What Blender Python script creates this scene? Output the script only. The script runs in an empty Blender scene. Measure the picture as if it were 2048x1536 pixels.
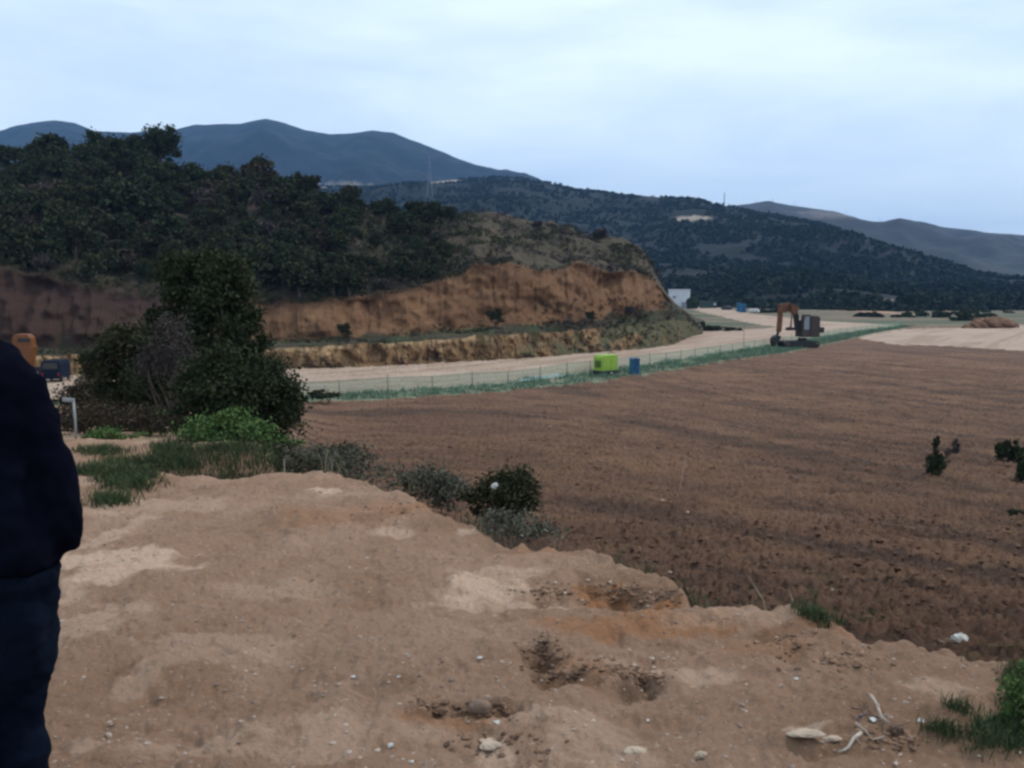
import bpy, bmesh, math, random
import numpy as np
from mathutils import Vector, Matrix
R = math.radians
random.seed(7); rng = np.random.default_rng(7)
scene = bpy.context.scene
COL = scene.collection

# ------------------------------------------------------------------ camera
F = 1800.0; CX, CY = 1024.0, 768.0; CAMZ = 1.6
PITCH = math.atan(193.0 / F)
cd = bpy.data.cameras.new("camera"); cam = bpy.data.objects.new("camera", cd); COL.objects.link(cam)
cam.location = (0, 0, CAMZ); cam.rotation_euler = (math.pi/2 - PITCH, 0, 0)
cd.sensor_width = 36.0; cd.lens = 36.0 * F / 2048.0; cd.clip_start = 0.1; cd.clip_end = 30000
scene.camera = cam
# ------------------------------------------------------------------ sky, sun, exposure
SUN_EL, SUN_AZ = R(48), R(62)      # azimuth clockwise from +Y (towards +X)
w = bpy.data.worlds.new("World"); scene.world = w; w.use_nodes = True
nt = w.node_tree; nt.nodes.clear()
def N(nt, typ, **kw):
    n = nt.nodes.new(typ)
    for k, v in kw.items():
        if k in n.inputs.keys(): n.inputs[k].default_value = v
        else: setattr(n, k, v)
    return n
sky = N(nt, 'ShaderNodeTexSky'); sky.sky_type = 'NISHITA'; sky.sun_disc = False
sky.sun_elevation = SUN_EL; sky.sun_rotation = SUN_AZ; sky.air_density = 1.0; sky.dust_density = 1.5
tc = N(nt, 'ShaderNodeTexCoord'); mp = N(nt, 'ShaderNodeMapping'); mp.inputs['Scale'].default_value = (1.1, 1.1, 4.2)
mp.inputs['Rotation'].default_value = (R(6), R(-9), R(30)); mp.inputs['Location'].default_value = (0.35, 0.1, 0.62)
nz = N(nt, 'ShaderNodeTexNoise', Scale=1.7, Detail=5.0, Roughness=0.5, Distortion=0.35)
nz2 = N(nt, 'ShaderNodeTexNoise', Scale=7.0, Detail=6.0, Roughness=0.6, Distortion=0.8)
nt.links.new(tc.outputs['Generated'], mp.inputs[0]); nt.links.new(mp.outputs[0], nz.inputs['Vector']); nt.links.new(mp.outputs[0], nz2.inputs['Vector'])
ad = N(nt, 'ShaderNodeMath', operation='MULTIPLY_ADD'); ad.inputs[1].default_value = 0.22
nt.links.new(nz2.outputs['Fac'], ad.inputs[0]); nt.links.new(nz.outputs['Fac'], ad.inputs[2])
cr = N(nt, 'ShaderNodeValToRGB'); e = cr.color_ramp.elements
e[0].position = 0.36; e[0].color = (0.43, 0.56, 0.77, 1); e[1].position = 0.78; e[1].color = (0.70, 0.82, 0.90, 1)
nt.links.new(ad.outputs[0], cr.inputs[0])
sc_ = N(nt, 'ShaderNodeVectorMath', operation='SCALE'); sc_.inputs['Scale'].default_value = 9.9
nt.links.new(cr.outputs[0], sc_.inputs[0])
mx = N(nt, 'ShaderNodeMix', data_type='RGBA'); mx.inputs['Factor'].default_value = 0.88
nt.links.new(sky.outputs[0], mx.inputs[6]); nt.links.new(sc_.outputs[0], mx.inputs[7])
bg = N(nt, 'ShaderNodeBackground', Strength=0.10); wo = N(nt, 'ShaderNodeOutputWorld')
nt.links.new(mx.outputs[2], bg.inputs[0]); nt.links.new(bg.outputs[0], wo.inputs[0])
sl = bpy.data.lights.new("sun", 'SUN'); sl.energy = 1.4; sl.angle = R(14); sl.color = (1.0, 0.95, 0.88)
so = bpy.data.objects.new("sun", sl); COL.objects.link(so)
sd = Vector((math.sin(SUN_AZ)*math.cos(SUN_EL), math.cos(SUN_AZ)*math.cos(SUN_EL), math.sin(SUN_EL)))
so.rotation_euler = sd.to_track_quat('Z', 'Y').to_euler()
scene.view_settings.view_transform = 'Standard'; scene.view_settings.look = 'None'
scene.view_settings.exposure = 0.60; scene.view_settings.gamma = 1.0
try:
    scene.cycles.filter_width = 2.7; scene.cycles.max_bounces = 5; scene.cycles.volume_bounces = 1
    scene.cycles.transparent_max_bounces = 12
except Exception: pass

# ------------------------------------------------------------------ helpers
def ray(u, v):
    x = (u - CX)/F; yy = -(v - CY)/F
    return np.array([x, math.cos(PITCH) + yy*math.sin(PITCH), -math.sin(PITCH) + yy*math.cos(PITCH)])
def P(u, v, Y):
    r = ray(u, v); t = Y/r[1]; return np.array([r[0]*t, Y, CAMZ + r[2]*t])
def onz(u, v, z):
    r = ray(u, v); t = (z - CAMZ)/r[2]; return np.array([r[0]*t, r[1]*t, z])
def sstep(a, b, x):
    t = np.clip((x - a)/(b - a), 0, 1); return t*t*(3 - 2*t)
def perlin(x, y, seed=0):
    x = np.asarray(x, float); y = np.asarray(y, float)
    xi = np.floor(x).astype(np.int64); yi = np.floor(y).astype(np.int64); xf = x - xi; yf = y - yi
    def g(ix, iy, dx, dy):
        h = (ix*374761393 + iy*668265263 + seed*1442695041) & 0xffffffff
        h = ((h ^ (h >> 13))*1274126177) & 0xffffffff; h = h ^ (h >> 16)
        a = (h & 1023)/1023.0*2*np.pi
        return np.cos(a)*dx + np.sin(a)*dy
    u = xf*xf*xf*(xf*(xf*6-15)+10); v = yf*yf*yf*(yf*(yf*6-15)+10)
    a = g(xi, yi, xf, yf)*(1-u) + g(xi+1, yi, xf-1, yf)*u
    b = g(xi, yi+1, xf, yf-1)*(1-u) + g(xi+1, yi+1, xf-1, yf-1)*u
    return (a*(1-v) + b*v)*1.4
def fbm(x, y, octv=4, seed=0, gain=0.5):
    s = 0; a = 1.0
    for i in range(octv):
        s = s + a*perlin(x*2**i, y*2**i, seed+i*17); a *= gain
    return s
def tag(o, label=None, cat=None, group=None, kind=None):
    if label: o['label'] = label
    if cat: o['category'] = cat
    if group: o['group'] = group
    if kind: o['kind'] = kind
    return o
def empty(name, loc, rz=0, sc=1.0):
    o = bpy.data.objects.new(name, None); COL.objects.link(o); o.location = [float(c) for c in loc]
    o.rotation_euler = (0, 0, rz); o.scale = (sc, sc, sc); o.empty_display_size = 0.2; return o
def mesh_np(name, V, Q, mat, parent=None, smooth=False, attrs=None):
    """V (n,3) floats, Q (m,k) ints with one k for all faces"""
    me = bpy.data.meshes.new(name); V = np.asarray(V, np.float32); Q = np.asarray(Q, np.int32)
    m, k = Q.shape
    me.vertices.add(len(V)); me.vertices.foreach_set('co', V.ravel())
    me.loops.add(m*k); me.loops.foreach_set('vertex_index', Q.ravel())
    me.polygons.add(m); me.polygons.foreach_set('loop_start', np.arange(0, m*k, k, dtype=np.int32))
    me.polygons.foreach_set('loop_total', np.full(m, k, np.int32))
    me.polygons.foreach_set('use_smooth', np.full(m, smooth))
    for an, arr in (attrs or {}).items():
        at = me.attributes.new(an, 'FLOAT', 'POINT'); at.data.foreach_set('value', np.asarray(arr, np.float32))
    me.update(calc_edges=True); me.materials.append(mat)
    o = bpy.data.objects.new(name, me); COL.objects.link(o)
    if parent: o.parent = parent
    return o
class G:
    def __init__(s): s.v = []; s.f = []
    def add(s, vs, fs):
        b = len(s.v); s.v += [tuple(float(c) for c in q) for q in vs]; s.f += [tuple(i+b for i in f) for f in fs]; return s
    def box(s, c, d, rot=(0, 0, 0), top=1.0):
        M = Matrix.LocRotScale(Vector(c), __import__('mathutils').Euler(rot), None); hx, hy, hz = d[0]/2, d[1]/2, d[2]/2
        vs = [M @ Vector((x*hx*(top if z > 0 else 1), y*hy*(top if z > 0 else 1), z*hz)) for z in (-1, 1) for x, y in ((-1, -1), (1, -1), (1, 1), (-1, 1))]
        return s.add(vs, [(3, 2, 1, 0), (4, 5, 6, 7), (0, 1, 5, 4), (1, 2, 6, 5), (2, 3, 7, 6), (3, 0, 4, 7)])
    def prism(s, pts, y0, y1):
        """polygon in xz extruded along y"""
        n = len(pts); vs = [(x, y0, z) for x, z in pts] + [(x, y1, z) for x, z in pts]
        return s.add(vs, [tuple(range(n)), tuple(range(2*n-1, n-1, -1))] + [(i, i+n, (i+1) % n+n, (i+1) % n) for i in range(n)])
    def tube(s, pts, rad, n=8, cap=True):
        pts = [Vector([float(c) for c in p]) for p in pts]
        if not hasattr(rad, '__len__'): rad = [rad]*len(pts)
        vs = []; prev = None
        for i, p in enumerate(pts):
            t = (pts[min(i+1, len(pts)-1)] - pts[max(i-1, 0)]).normalized()
            if prev is None: a = t.orthogonal().normalized()
            else:
                a = prev - t*prev.dot(t); a = a.normalized() if a.length > 1e-6 else t.orthogonal().normalized()
            prev = a; b = t.cross(a)
            for k in range(n):
                an = 2*math.pi*k/n; vs.append(p + (a*math.cos(an) + b*math.sin(an))*rad[i])
        fs = [(i*n+k, i*n+(k+1) % n, (i+1)*n+(k+1) % n, (i+1)*n+k) for i in range(len(pts)-1) for k in range(n)]
        if cap: fs += [tuple(range(n-1, -1, -1)), tuple((len(pts)-1)*n+k for k in range(n))]
        return s.add(vs, fs)
    def loft(s, rings, n=20, p=2.3):
        """rings: (x, y, z, half width, half depth); horizontal super-ellipses from bottom to top"""
        vs = []
        for (x, y, z, a, b) in rings:
            for k in range(n):
                an = 2*math.pi*k/n; c, q = math.cos(an), math.sin(an)
                vs.append((x + a*math.copysign(abs(c)**(2/p), c), y + b*math.copysign(abs(q)**(2/p), q), z))
        fs = [(i*n+k, i*n+(k+1) % n, (i+1)*n+(k+1) % n, (i+1)*n+k) for i in range(len(rings)-1) for k in range(n)]
        fs += [tuple(range(n-1, -1, -1)), tuple((len(rings)-1)*n+k for k in range(n))]
        return s.add(vs, fs)
    def build(s, name, mat, parent=None, smooth=False, bevel=0, loc=None):
        me = bpy.data.meshes.new(name); me.from_pydata(s.v, [], s.f); me.materials.append(mat); me.update()
        if smooth: me.polygons.foreach_set('use_smooth', [True]*len(me.polygons))
        o = bpy.data.objects.new(name, me); COL.objects.link(o)
        if parent: o.parent = parent
        if loc is not None: o.location = [float(c) for c in loc]
        if bevel:
            b = o.modifiers.new('bevel', 'BEVEL'); b.width = bevel; b.segments = 2; b.limit_method = 'ANGLE'
        return o
def copy_tree(o, parent=None):
    c = o.copy(); COL.objects.link(c); c.parent = parent
    for ch in o.children: copy_tree(ch, c)
    return c

# ------------------------------------------------------------------ materials
def new_mat(name, rough=0.95, spec=0.15):
    m = bpy.data.materials.new(name); m.use_nodes = True; nt = m.node_tree
    b = nt.nodes['Principled BSDF']; b.inputs['Roughness'].default_value = rough; b.inputs['Specular IOR Level'].default_value = spec
    return m, nt, b
def c4(c): return (c[0], c[1], c[2], 1)
def mixc(nt, fac, a, b):
    n = nt.nodes.new('ShaderNodeMix'); n.data_type = 'RGBA'
    for s, i in ((fac, 0), (a, 6), (b, 7)):
        if isinstance(s, bpy.types.NodeSocket): nt.links.new(s, n.inputs[i])
        else: n.inputs[i].default_value = s if i == 0 else c4(s)
    return n.outputs[2]
def noise(nt, scale, detail=4, rough=0.55, lo=0.35, hi=0.65, stretch=None, dist=0.0):
    t = nt.nodes.new('ShaderNodeTexCoord'); n = nt.nodes.new('ShaderNodeTexNoise')
    n.inputs['Scale'].default_value = scale; n.inputs['Detail'].default_value = detail; n.inputs['Roughness'].default_value = rough; n.inputs['Distortion'].default_value = dist
    src = t.outputs['Object']
    if stretch:
        mp = nt.nodes.new('ShaderNodeMapping'); mp.inputs['Scale'].default_value = stretch[0]; mp.inputs['Rotation'].default_value = stretch[1]
        nt.links.new(src, mp.inputs[0]); src = mp.outputs[0]
    nt.links.new(src, n.inputs['Vector'])
    r = nt.nodes.new('ShaderNodeMapRange'); r.inputs[1].default_value = lo; r.inputs[2].default_value = hi
    nt.links.new(n.outputs['Fac'], r.inputs[0]); return r.outputs[0]
def attr(nt, name):
    a = nt.nodes.new('ShaderNodeAttribute'); a.attribute_name = name; return a.outputs['Fac']
def mul(nt, a, k):
    n = nt.nodes.new('ShaderNodeMath'); n.operation = 'MULTIPLY'; nt.links.new(a, n.inputs[0])
    if isinstance(k, bpy.types.NodeSocket): nt.links.new(k, n.inputs[1])
    else: n.inputs[1].default_value = k
    return n.outputs[0]
def bump(nt, b, h, dist, strength=1.0):
    n = nt.nodes.new('ShaderNodeBump'); n.inputs['Distance'].default_value = dist; n.inputs['Strength'].default_value = strength
    nt.links.new(h, n.inputs['Height']); nt.links.new(n.outputs[0], b.inputs['Normal'])
def set_base(nt, b, s): nt.links.new(s, b.inputs['Base Color'])

m_dirt, nt, b = new_mat('dirt')
c = mixc(nt, noise(nt, 0.9, 6, 0.6), (0.3674, 0.2263, 0.1488), (0.2771, 0.1624, 0.0992))
c = mixc(nt, mul(nt, noise(nt, 0.45, 5, 0.6, 0.5, 0.68, dist=0.6), 0.5), c, (0.4640, 0.3190, 0.2281))
c = mixc(nt, attr(nt, 'orange'), c, (0.3481, 0.1451, 0.0546))
c = mixc(nt, attr(nt, 'pale'), c, (0.6057, 0.4179, 0.2975))
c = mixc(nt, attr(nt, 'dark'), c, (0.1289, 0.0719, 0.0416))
c = mixc(nt, mul(nt, noise(nt, 14, 4, 0.7, 0.52, 0.72), 0.55), c, (0.1934, 0.1161, 0.0744))
c = mixc(nt, mul(nt, noise(nt, 33, 3, 0.6, 0.63, 0.72), 0.75), c, (0.5800, 0.4179, 0.2876))
c = mixc(nt, attr(nt, 'green'), c, (0.0966, 0.1218, 0.0446))
set_base(nt, b, c); bump(nt, b, noise(nt, 22, 8, 0.7, 0.2, 0.8), 0.035)

m_field, nt, b = new_mat('ploughed soil')
c = mixc(nt, noise(nt, 0.10, 5, 0.6), (0.1312, 0.0718, 0.0453), (0.1933, 0.1057, 0.0665))
c = mixc(nt, mul(nt, noise(nt, 0.5, 5, 0.6, 0.45, 0.7, stretch=((0.25, 1.6, 1), (0, 0, R(-24)))), 0.7), c, (0.0973, 0.0548, 0.0356))
c = mixc(nt, mul(nt, noise(nt, 0.8, 5, 0.65, 0.55, 0.72, stretch=((0.3, 1.3, 1), (0, 0, R(-24)))), 0.6), c, (0.2345, 0.1370, 0.0742))
c = mixc(nt, mul(nt, noise(nt, 3.2, 4, 0.7, 0.56, 0.75), 0.6), c, (0.2696, 0.1560, 0.0869))
c = mixc(nt, mul(nt, noise(nt, 2.6, 5, 0.75, 0.58, 0.72), 0.8), c, (0.0646, 0.0340, 0.0211))
c = mixc(nt, mul(nt, noise(nt, 0.35, 5, 0.7, 0.57, 0.7), 0.35), c, (0.1113, 0.0993, 0.0453))
c = mixc(nt, attr(nt, 'pale'), c, (0.3047, 0.1654, 0.0945))
c = mixc(nt, attr(nt, 'band'), c, (0.0657, 0.0407, 0.0304))
set_base(nt, b, c); bump(nt, b, noise(nt, 5, 8, 0.75, 0.2, 0.8), 0.12)

m_road, nt, b = new_mat('pale packed earth')
c = mixc(nt, noise(nt, 0.12, 5, 0.6), (0.3345, 0.2358, 0.1714), (0.3954, 0.2957, 0.2264))
c = mixc(nt, mul(nt, noise(nt, 0.35, 5, 0.6, 0.5, 0.75, stretch=((0.15, 1.4, 1), (0, 0, R(20)))), 0.5), c, (0.2509, 0.1654, 0.1132))
c = mixc(nt, mul(nt, noise(nt, 2.4, 4, 0.7, 0.55, 0.75), 0.4), c, (0.2128, 0.1478, 0.1035))
c = mixc(nt, attr(nt, 'rut'), c, (0.2250, 0.1496, 0.1008))
set_base(nt, b, c); bump(nt, b, noise(nt, 3, 6, 0.7, 0.2, 0.8), 0.05)

m_verge, nt, b = new_mat('grassy verge')
c = mixc(nt, noise(nt, 0.35, 5, 0.65), (0.0975, 0.1425, 0.0825), (0.1950, 0.1995, 0.1320))
c = mixc(nt, mul(nt, noise(nt, 0.9, 4, 0.7, 0.5, 0.7), 0.6), c, (0.3250, 0.2090, 0.1650))
set_base(nt, b, c)
m_meadow, nt, b = new_mat('rough meadow')
c = mixc(nt, noise(nt, 0.03, 5, 0.65, 0.42, 0.58, stretch=((0.4, 1.6, 1), (0, 0, R(15)))), (0.0680, 0.0840, 0.0478), (0.1836, 0.1260, 0.0844))
c = mixc(nt, mul(nt, noise(nt, 0.2, 5, 0.7, 0.5, 0.7), 0.7), c, (0.0408, 0.0510, 0.0281))
c = mixc(nt, attr(nt, 'pale'), c, (0.3400, 0.2040, 0.1350))
set_base(nt, b, c)

m_hill, nt, b = new_mat('hillside soil and scrub')
veg = mixc(nt, noise(nt, 0.12, 6, 0.65, 0.4, 0.6), (0.0298, 0.0352, 0.0160), (0.0837, 0.0633, 0.0425))
veg = mixc(nt, mul(nt, noise(nt, 0.35, 5, 0.7, 0.5, 0.68, stretch=((1, .5, 1), (0, 0.6, 0))), 0.8), veg, (0.0465, 0.0341, 0.0280))
veg = mixc(nt, mul(nt, noise(nt, 0.9, 5, 0.7, 0.55, 0.72), 0.5), veg, (0.1240, 0.0963, 0.0625))
clay = mixc(nt, noise(nt, 0.25, 6, 0.65, 0.35, 0.62), (0.2299, 0.1179, 0.0588), (0.1617, 0.0803, 0.0424))
clay = mixc(nt, mul(nt, noise(nt, 0.5, 5, 0.7, 0.5, 0.7, stretch=((1, 1, 0.3), (0, 0, 0))), 0.8), clay, (0.3065, 0.1747, 0.0898))
clay = mixc(nt, mul(nt, noise(nt, 0.8, 5, 0.7, 0.54, 0.68, dist=1.0), 0.8), clay, (0.0852, 0.0454, 0.0277))
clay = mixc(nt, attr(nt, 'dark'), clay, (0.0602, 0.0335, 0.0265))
veg = mixc(nt, mul(nt, attr(nt, 'dry'), noise(nt, 0.16, 5, 0.65, 0.36, 0.55)), veg, (0.15, 0.118, 0.082))
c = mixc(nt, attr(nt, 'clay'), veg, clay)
c = mixc(nt, attr(nt, 'green'), c, (0.0723, 0.0916, 0.0408))
set_base(nt, b, c); bump(nt, b, noise(nt, 0.9, 8, 0.75, 0.2, 0.8), 0.5)

m_wall, nt, b = new_mat('ochre cut bank')
c = mixc(nt, noise(nt, 0.5, 5, 0.65), (0.3250, 0.1938, 0.0920), (0.1690, 0.0975, 0.0517))
c = mixc(nt, mul(nt, noise(nt, 0.55, 4, 0.7, 0.5, 0.62, stretch=((1, 1, 0.35), (0.2, 0.1, 0)), dist=0.8), 0.85), c, (0.0780, 0.0475, 0.0299))
c = mixc(nt, mul(nt, noise(nt, 0.6, 4, 0.7, 0.55, 0.68, stretch=((1, 1, 0.25), (0, 0, 0))), 0.8), c, (0.5460, 0.3500, 0.1725))
c = mixc(nt, attr(nt, 'rim'), c, (0.40, 0.265, 0.14))
c = mixc(nt, attr(nt, 'green'), c, (0.0910, 0.0938, 0.0517))
set_base(nt, b, c); bump(nt, b, noise(nt, 1.6, 6, 0.7, 0.2, 0.8), 0.3)

def far_mat(name, a, c_, d, s):
    m, nt, b = new_mat(name)
    c = mixc(nt, noise(nt, 0.004*s, 7, 0.65, 0.38, 0.62), a, c_)
    c = mixc(nt, mul(nt, noise(nt, 0.012*s, 6, 0.7, 0.55, 0.68, stretch=((1, .6, 2.5), (0, 0, 0))), 0.55), c, d)
    c = mixc(nt, attr(nt, 'pale'), c, (0.36, 0.29, 0.22))
    set_base(nt, b, c); return m
m_mount = far_mat('mountain cover', (0.0060, 0.0103, 0.0101), (0.0110, 0.0149, 0.0134), (0.0160, 0.0180, 0.0168), 1)
m_fhill = far_mat('forest floor', (0.0073, 0.0101, 0.0083), (0.0125, 0.0143, 0.0126), (0.0323, 0.0279, 0.0239), 3)
m_rhill = far_mat('right ridge cover', (0.0248, 0.0261, 0.0225), (0.0413, 0.0377, 0.0324), (0.0577, 0.0475, 0.0428), 2)

def leaf_mat(name, c1, c2, c3=None):
    m, nt, b = new_mat(name, 0.9, 0.06)
    c = mixc(nt, attr(nt, 'tint'), c1, c2)
    if c3: c = mixc(nt, mul(nt, noise(nt, 1.3, 3, 0.6, 0.55, 0.7), 0.8), c, c3)
    set_base(nt, b, c)
    return m
m_leaf_dark = leaf_mat('dark leaves', (0.0173, 0.0251, 0.0120), (0.0466, 0.0531, 0.0266))
m_leaf_olive = leaf_mat('olive leaves', (0.0220, 0.0275, 0.0138), (0.0578, 0.0560, 0.0303))
m_leaf_grey = leaf_mat('dry grey twigs', (0.0413, 0.0325, 0.0319), (0.0880, 0.0725, 0.0660))
m_leaf_edge = leaf_mat('grey green twigs', (0.060, 0.060, 0.044), (0.135, 0.130, 0.095))
m_leaf_green = leaf_mat('fresh green leaves', (0.0413, 0.0791, 0.0246), (0.0964, 0.1460, 0.0491))
m_leaf_brown = leaf_mat('brown scrub', (0.0315, 0.0248, 0.0184), (0.0709, 0.0553, 0.0382))
m_grass = leaf_mat('grass blades', (0.0341, 0.0541, 0.0248), (0.0806, 0.0984, 0.0465))
m_grass_teal = leaf_mat('verge grass blades', (0.0750, 0.1330, 0.0862), (0.1750, 0.2375, 0.1610))
m_grass_dry = leaf_mat('dry grass blades', (0.16, 0.13, 0.08), (0.30, 0.25, 0.16))
m_forest = leaf_mat('forest foliage', (0.0110, 0.0180, 0.0121), (0.0275, 0.0340, 0.0198))
m_bark, nt, b = new_mat('bark'); set_base(nt, b, mixc(nt, noise(nt, 6), (0.07, 0.05, 0.038), (0.15, 0.12, 0.095)))
def plain(name, col, rough=0.6, spec=0.4, var=0.25, scale=3.0, metal=0.0):
    m, nt, b = new_mat(name, rough, spec); b.inputs['Metallic'].default_value = metal
    set_base(nt, b, mixc(nt, mul(nt, noise(nt, scale, 5, 0.65), 1.0), col, tuple(x*(1-var) for x in col)))
    return m

# ------------------------------------------------------------------ terrain
BASE = -9.4
edge_px = [(-400, 930), (150, 940), (300, 950), (480, 953), (600, 945), (680, 950), (740, 966), (770, 980), (830, 990), (880, 1030), (960, 1065), (1020, 1082), (1075, 1088), (1130, 1084), (1180, 1100), (1230, 1118), (1290, 1138), (1345, 1160), (1385, 1192), (1450, 1204), (1560, 1215), (1650, 1240), (1730, 1270), (1850, 1290), (1950, 1312), (2048, 1345), (2500, 1420), (4000, 1480)]
def mound_hit(u, v):
    r = ray(u, v); s = -r[2]/r[1]          # z = 1.6 - s*y = -0.06*y
    y = 1.6/(s - 0.06); return r[0]/r[1]*y, y
_e = [mound_hit(*p) for p in edge_px]
E_az = np.array([x/y for x, y in _e]); E_y = np.array([y for x, y in _e])
def poly(px, z=BASE): return np.array([onz(u, v, z)[:2] for u, v in px])
NEAR_ROAD = [(-600, 822), (0, 812), (300, 806), (560, 798), (620, 794), (700, 790), (800, 784), (900, 776), (1000, 767), (1100, 757), (1180, 746), (1300, 729), (1450, 705), (1560, 688), (1680, 668), (1790, 653)]
VERGE = [(-600, 834), (0, 824), (560, 810), (640, 804), (800, 799), (1000, 784), (1180, 765), (1300, 747), (1450, 722), (1560, 707), (1680, 682), (1740, 668), (1800, 657)]
FAR_ROAD = [(-600, 762), (0, 754), (300, 745), (560, 737), (700, 735), (800, 730), (900, 724), (1000, 719), (1100, 712), (1200, 704), (1300, 696), (1345, 688), (1380, 672), (1400, 664), (1480, 659), (1560, 655), (1500, 646), (1400, 624), (1372, 612), (1385, 606), (1440, 616), (1500, 627), (1560, 634), (1640, 642), (1740, 647), (1800, 651)]
P_ROAD = poly(NEAR_ROAD + FAR_ROAD[::-1])
P_VERGE = poly(NEAR_ROAD + [(1830, 651), (1800, 657)] + VERGE[::-1])
P_PALE = poly([(1690, 672), (1760, 662), (1850, 656), (1950, 655), (2048, 650), (2400, 648), (2400, 706), (2048, 702), (1900, 692), (1800, 690)])
P_FAR = poly([(-600, 762), (0, 754), (560, 737), (1000, 719), (1345, 688), (1400, 664), (1560, 655), (1800, 651), (1850, 655), (2048, 650), (3200, 648), (3200, 577), (-3000, 577), (-3000, 762)])
P_STREAK = poly([(1440, 599), (1600, 606), (1740, 618), (1830, 630), (1700, 622), (1560, 612), (1440, 606)])
P_GPATCH = poly([(1800, 640), (1900, 645), (2048, 650), (1900, 653), (1800, 651)])
def inpoly(X, Y, pg):
    ins = np.zeros(X.shape, bool); n = len(pg)
    for i in range(n):
        x0, y0 = pg[i]; x1, y1 = pg[(i+1) % n]
        if y0 == y1: continue
        c = ((y0 > Y) != (y1 > Y)) & (X < (x1-x0)*(Y-y0)/(y1-y0) + x0); ins ^= c
    return ins
PITS = []   # (u, v, rx, ry, depth) on the mound
for (u, v, ru, rv, h) in [(1085, 1305, 36, 26, -0.09), (1050, 1285, 30, 22, -0.04), (1120, 1350, 40, 16, -0.05), (1290, 1352, 26, 18, -0.075), (1240, 1375, 45, 14, -0.05),
                          (1200, 1320, 60, 30, 0.03), (960, 1425, 26, 14, 0.035), (950, 1412, 46, 14, -0.045), (1020, 1425, 30, 10, -0.04), (870, 1420, 16, 12, -0.05),
                          (1200, 1170, 46, 22, -0.08), (1280, 1195, 50, 16, -0.09), (1090, 1190, 50, 6, -0.03), (1180, 1196, 60, 6, -0.03), (1330, 1205, 40, 8, -0.05), (1530, 1265, 50, 18, -0.02), (1590, 1315, 18, 12, -0.03),
                          (1250, 1240, 130, 22, 0.04), (1480, 1240, 120, 20, 0.045), (640, 1060, 140, 30, 0.05), (750, 1040, 50, 22, -0.03), (1750, 1330, 110, 24, 0.035), (250, 1100, 120, 26, 0.04), (1570, 1500, 60, 9, 0.03), (1650, 1520, 70, 8, -0.03)]:
    x, y = mound_hit(u, v); x1, _ = mound_hit(u+ru, v); _, y1 = mound_hit(u, v-rv)
    PITS.append((x, y, abs(x1-x), abs(y1-y), h))
def edge_dist(X, Y):
    az = X/np.maximum(Y, 0.05)
    ed = np.interp(az, E_az, E_y)
    return Y - ed*(1 + 0.03*fbm(X*1.1, X*0+3.3, 3, 5)) 
LEFTP = [(0, 0), (14, -.84), (25, -2.6), (40, -4.6), (60, -7.0), (85, BASE), (20000, BASE)]
def height(X, Y, detail=True):
    Y = np.asarray(Y, float); X = np.asarray(X, float)
    Yc = np.maximum(Y, 0.3); az = X/Yc; U = CX + F*az
    zm = -0.06*Y
    zf = BASE + 5.4*np.exp(-(Y-14)/25.0)*sstep(105, 55, Y); zf = np.where(Y < 60, np.minimum(zf, zm-0.35), zf)
    r = edge_dist(X, Y)
    zl = np.interp(Y, [p[0] for p in LEFTP], [p[1] for p in LEFTP])
    left = sstep(690, 500, U + 8*perlin(Y*0.15, Y*0+1.5, 9))
    wd = 0.9 + 0.05*Y
    right = zm*(1 - sstep(-0.15, wd, r)) + zf*sstep(-0.15, wd, r)
    right = right - 0.05*np.exp(-((r+0.5)/0.6)**2)*0
    z = right*(1-left) + zl*left
    dip = np.exp(-((r-1.1)/0.6)**2)*sstep(200, 330, U)*left*0.45
    z = z - dip
    mound = sstep(0.3, -0.3, r)
    near = sstep(40, 15, Y)*np.maximum(mound, left)
    z = z + near*(0.07*fbm(X*0.7, Y*0.7, 3, 1) + 0.035*fbm(X*2.1+5, Y*2.1, 3, 2))
    for (px, py, rx, ry, h) in PITS:
        m = (abs(X-px) < 3*rx) & (abs(Y-py) < 3*ry)
        if m.any():
            dx = (X-px)/rx; dy = (Y-py)/ry
            rr = dx*dx + dy*dy + 0.5*perlin(X*9, Y*9, 11)
            z = z + 1.5*h*np.exp(-np.maximum(rr, 0))*np.where(m, 1, 0)
    if detail:
        fine = 1.5*(0.014*fbm(X*6, Y*6, 4, 3, 0.6) + 0.010*np.abs(perlin(X*17, Y*17, 8)) - 0.012*sstep(0.25, 0.6, perlin(X*5+9, Y*7, 21)))
        z = z + sstep(30, 8, Y)*fine*np.maximum(mound, left*0.8)
        fld = (1-mound)*(1-left)*sstep(175, 120, Y)
        cl = np.abs(fbm(X*2.3, Y*2.3, 3, 6, 0.6))
        fur = np.sin((X*0.41 + Y*0.91)*2.4 + 2.2*fbm(X*0.08, Y*0.08, 2, 4))
        z = z + fld*(0.25*cl + 0.06*fur + 0.10*fbm(X*0.35, Y*0.35, 2, 14) - 0.05)
    # field falls away / rises far behind: gentle undulation
    z = z + sstep(170, 600, Y)*1.2*fbm(X*0.008, Y*0.008, 2, 31)*0.6
    return z
TAN = math.tan
azs = np.concatenate([np.linspace(-62, -36, 60)[:-1], np.linspace(-36, 36, 960), np.linspace(36, 62, 60)[1:]])
tz = np.tan(np.radians(azs))
ys = np.concatenate([np.linspace(-6, 1.0, 25)[:-1], np.geomspace(1.0, 16, 560)[:-1], np.geomspace(16, 130, 470)[:-1], np.geomspace(130, 620, 230)[:-1], np.geomspace(620, 9000, 30)])
nr, nc = len(ys), len(tz)
Yg = np.repeat(ys[:, None], nc, 1); Xg = np.maximum(Yg, 1.0)*tz[None, :]
Yj = Yg.copy()
Zg = height(Xg, Yg)
V = np.stack([Xg, Yj, Zg], -1).reshape(-1, 3)
idx = np.arange(nr*nc).reshape(nr, nc)
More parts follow.
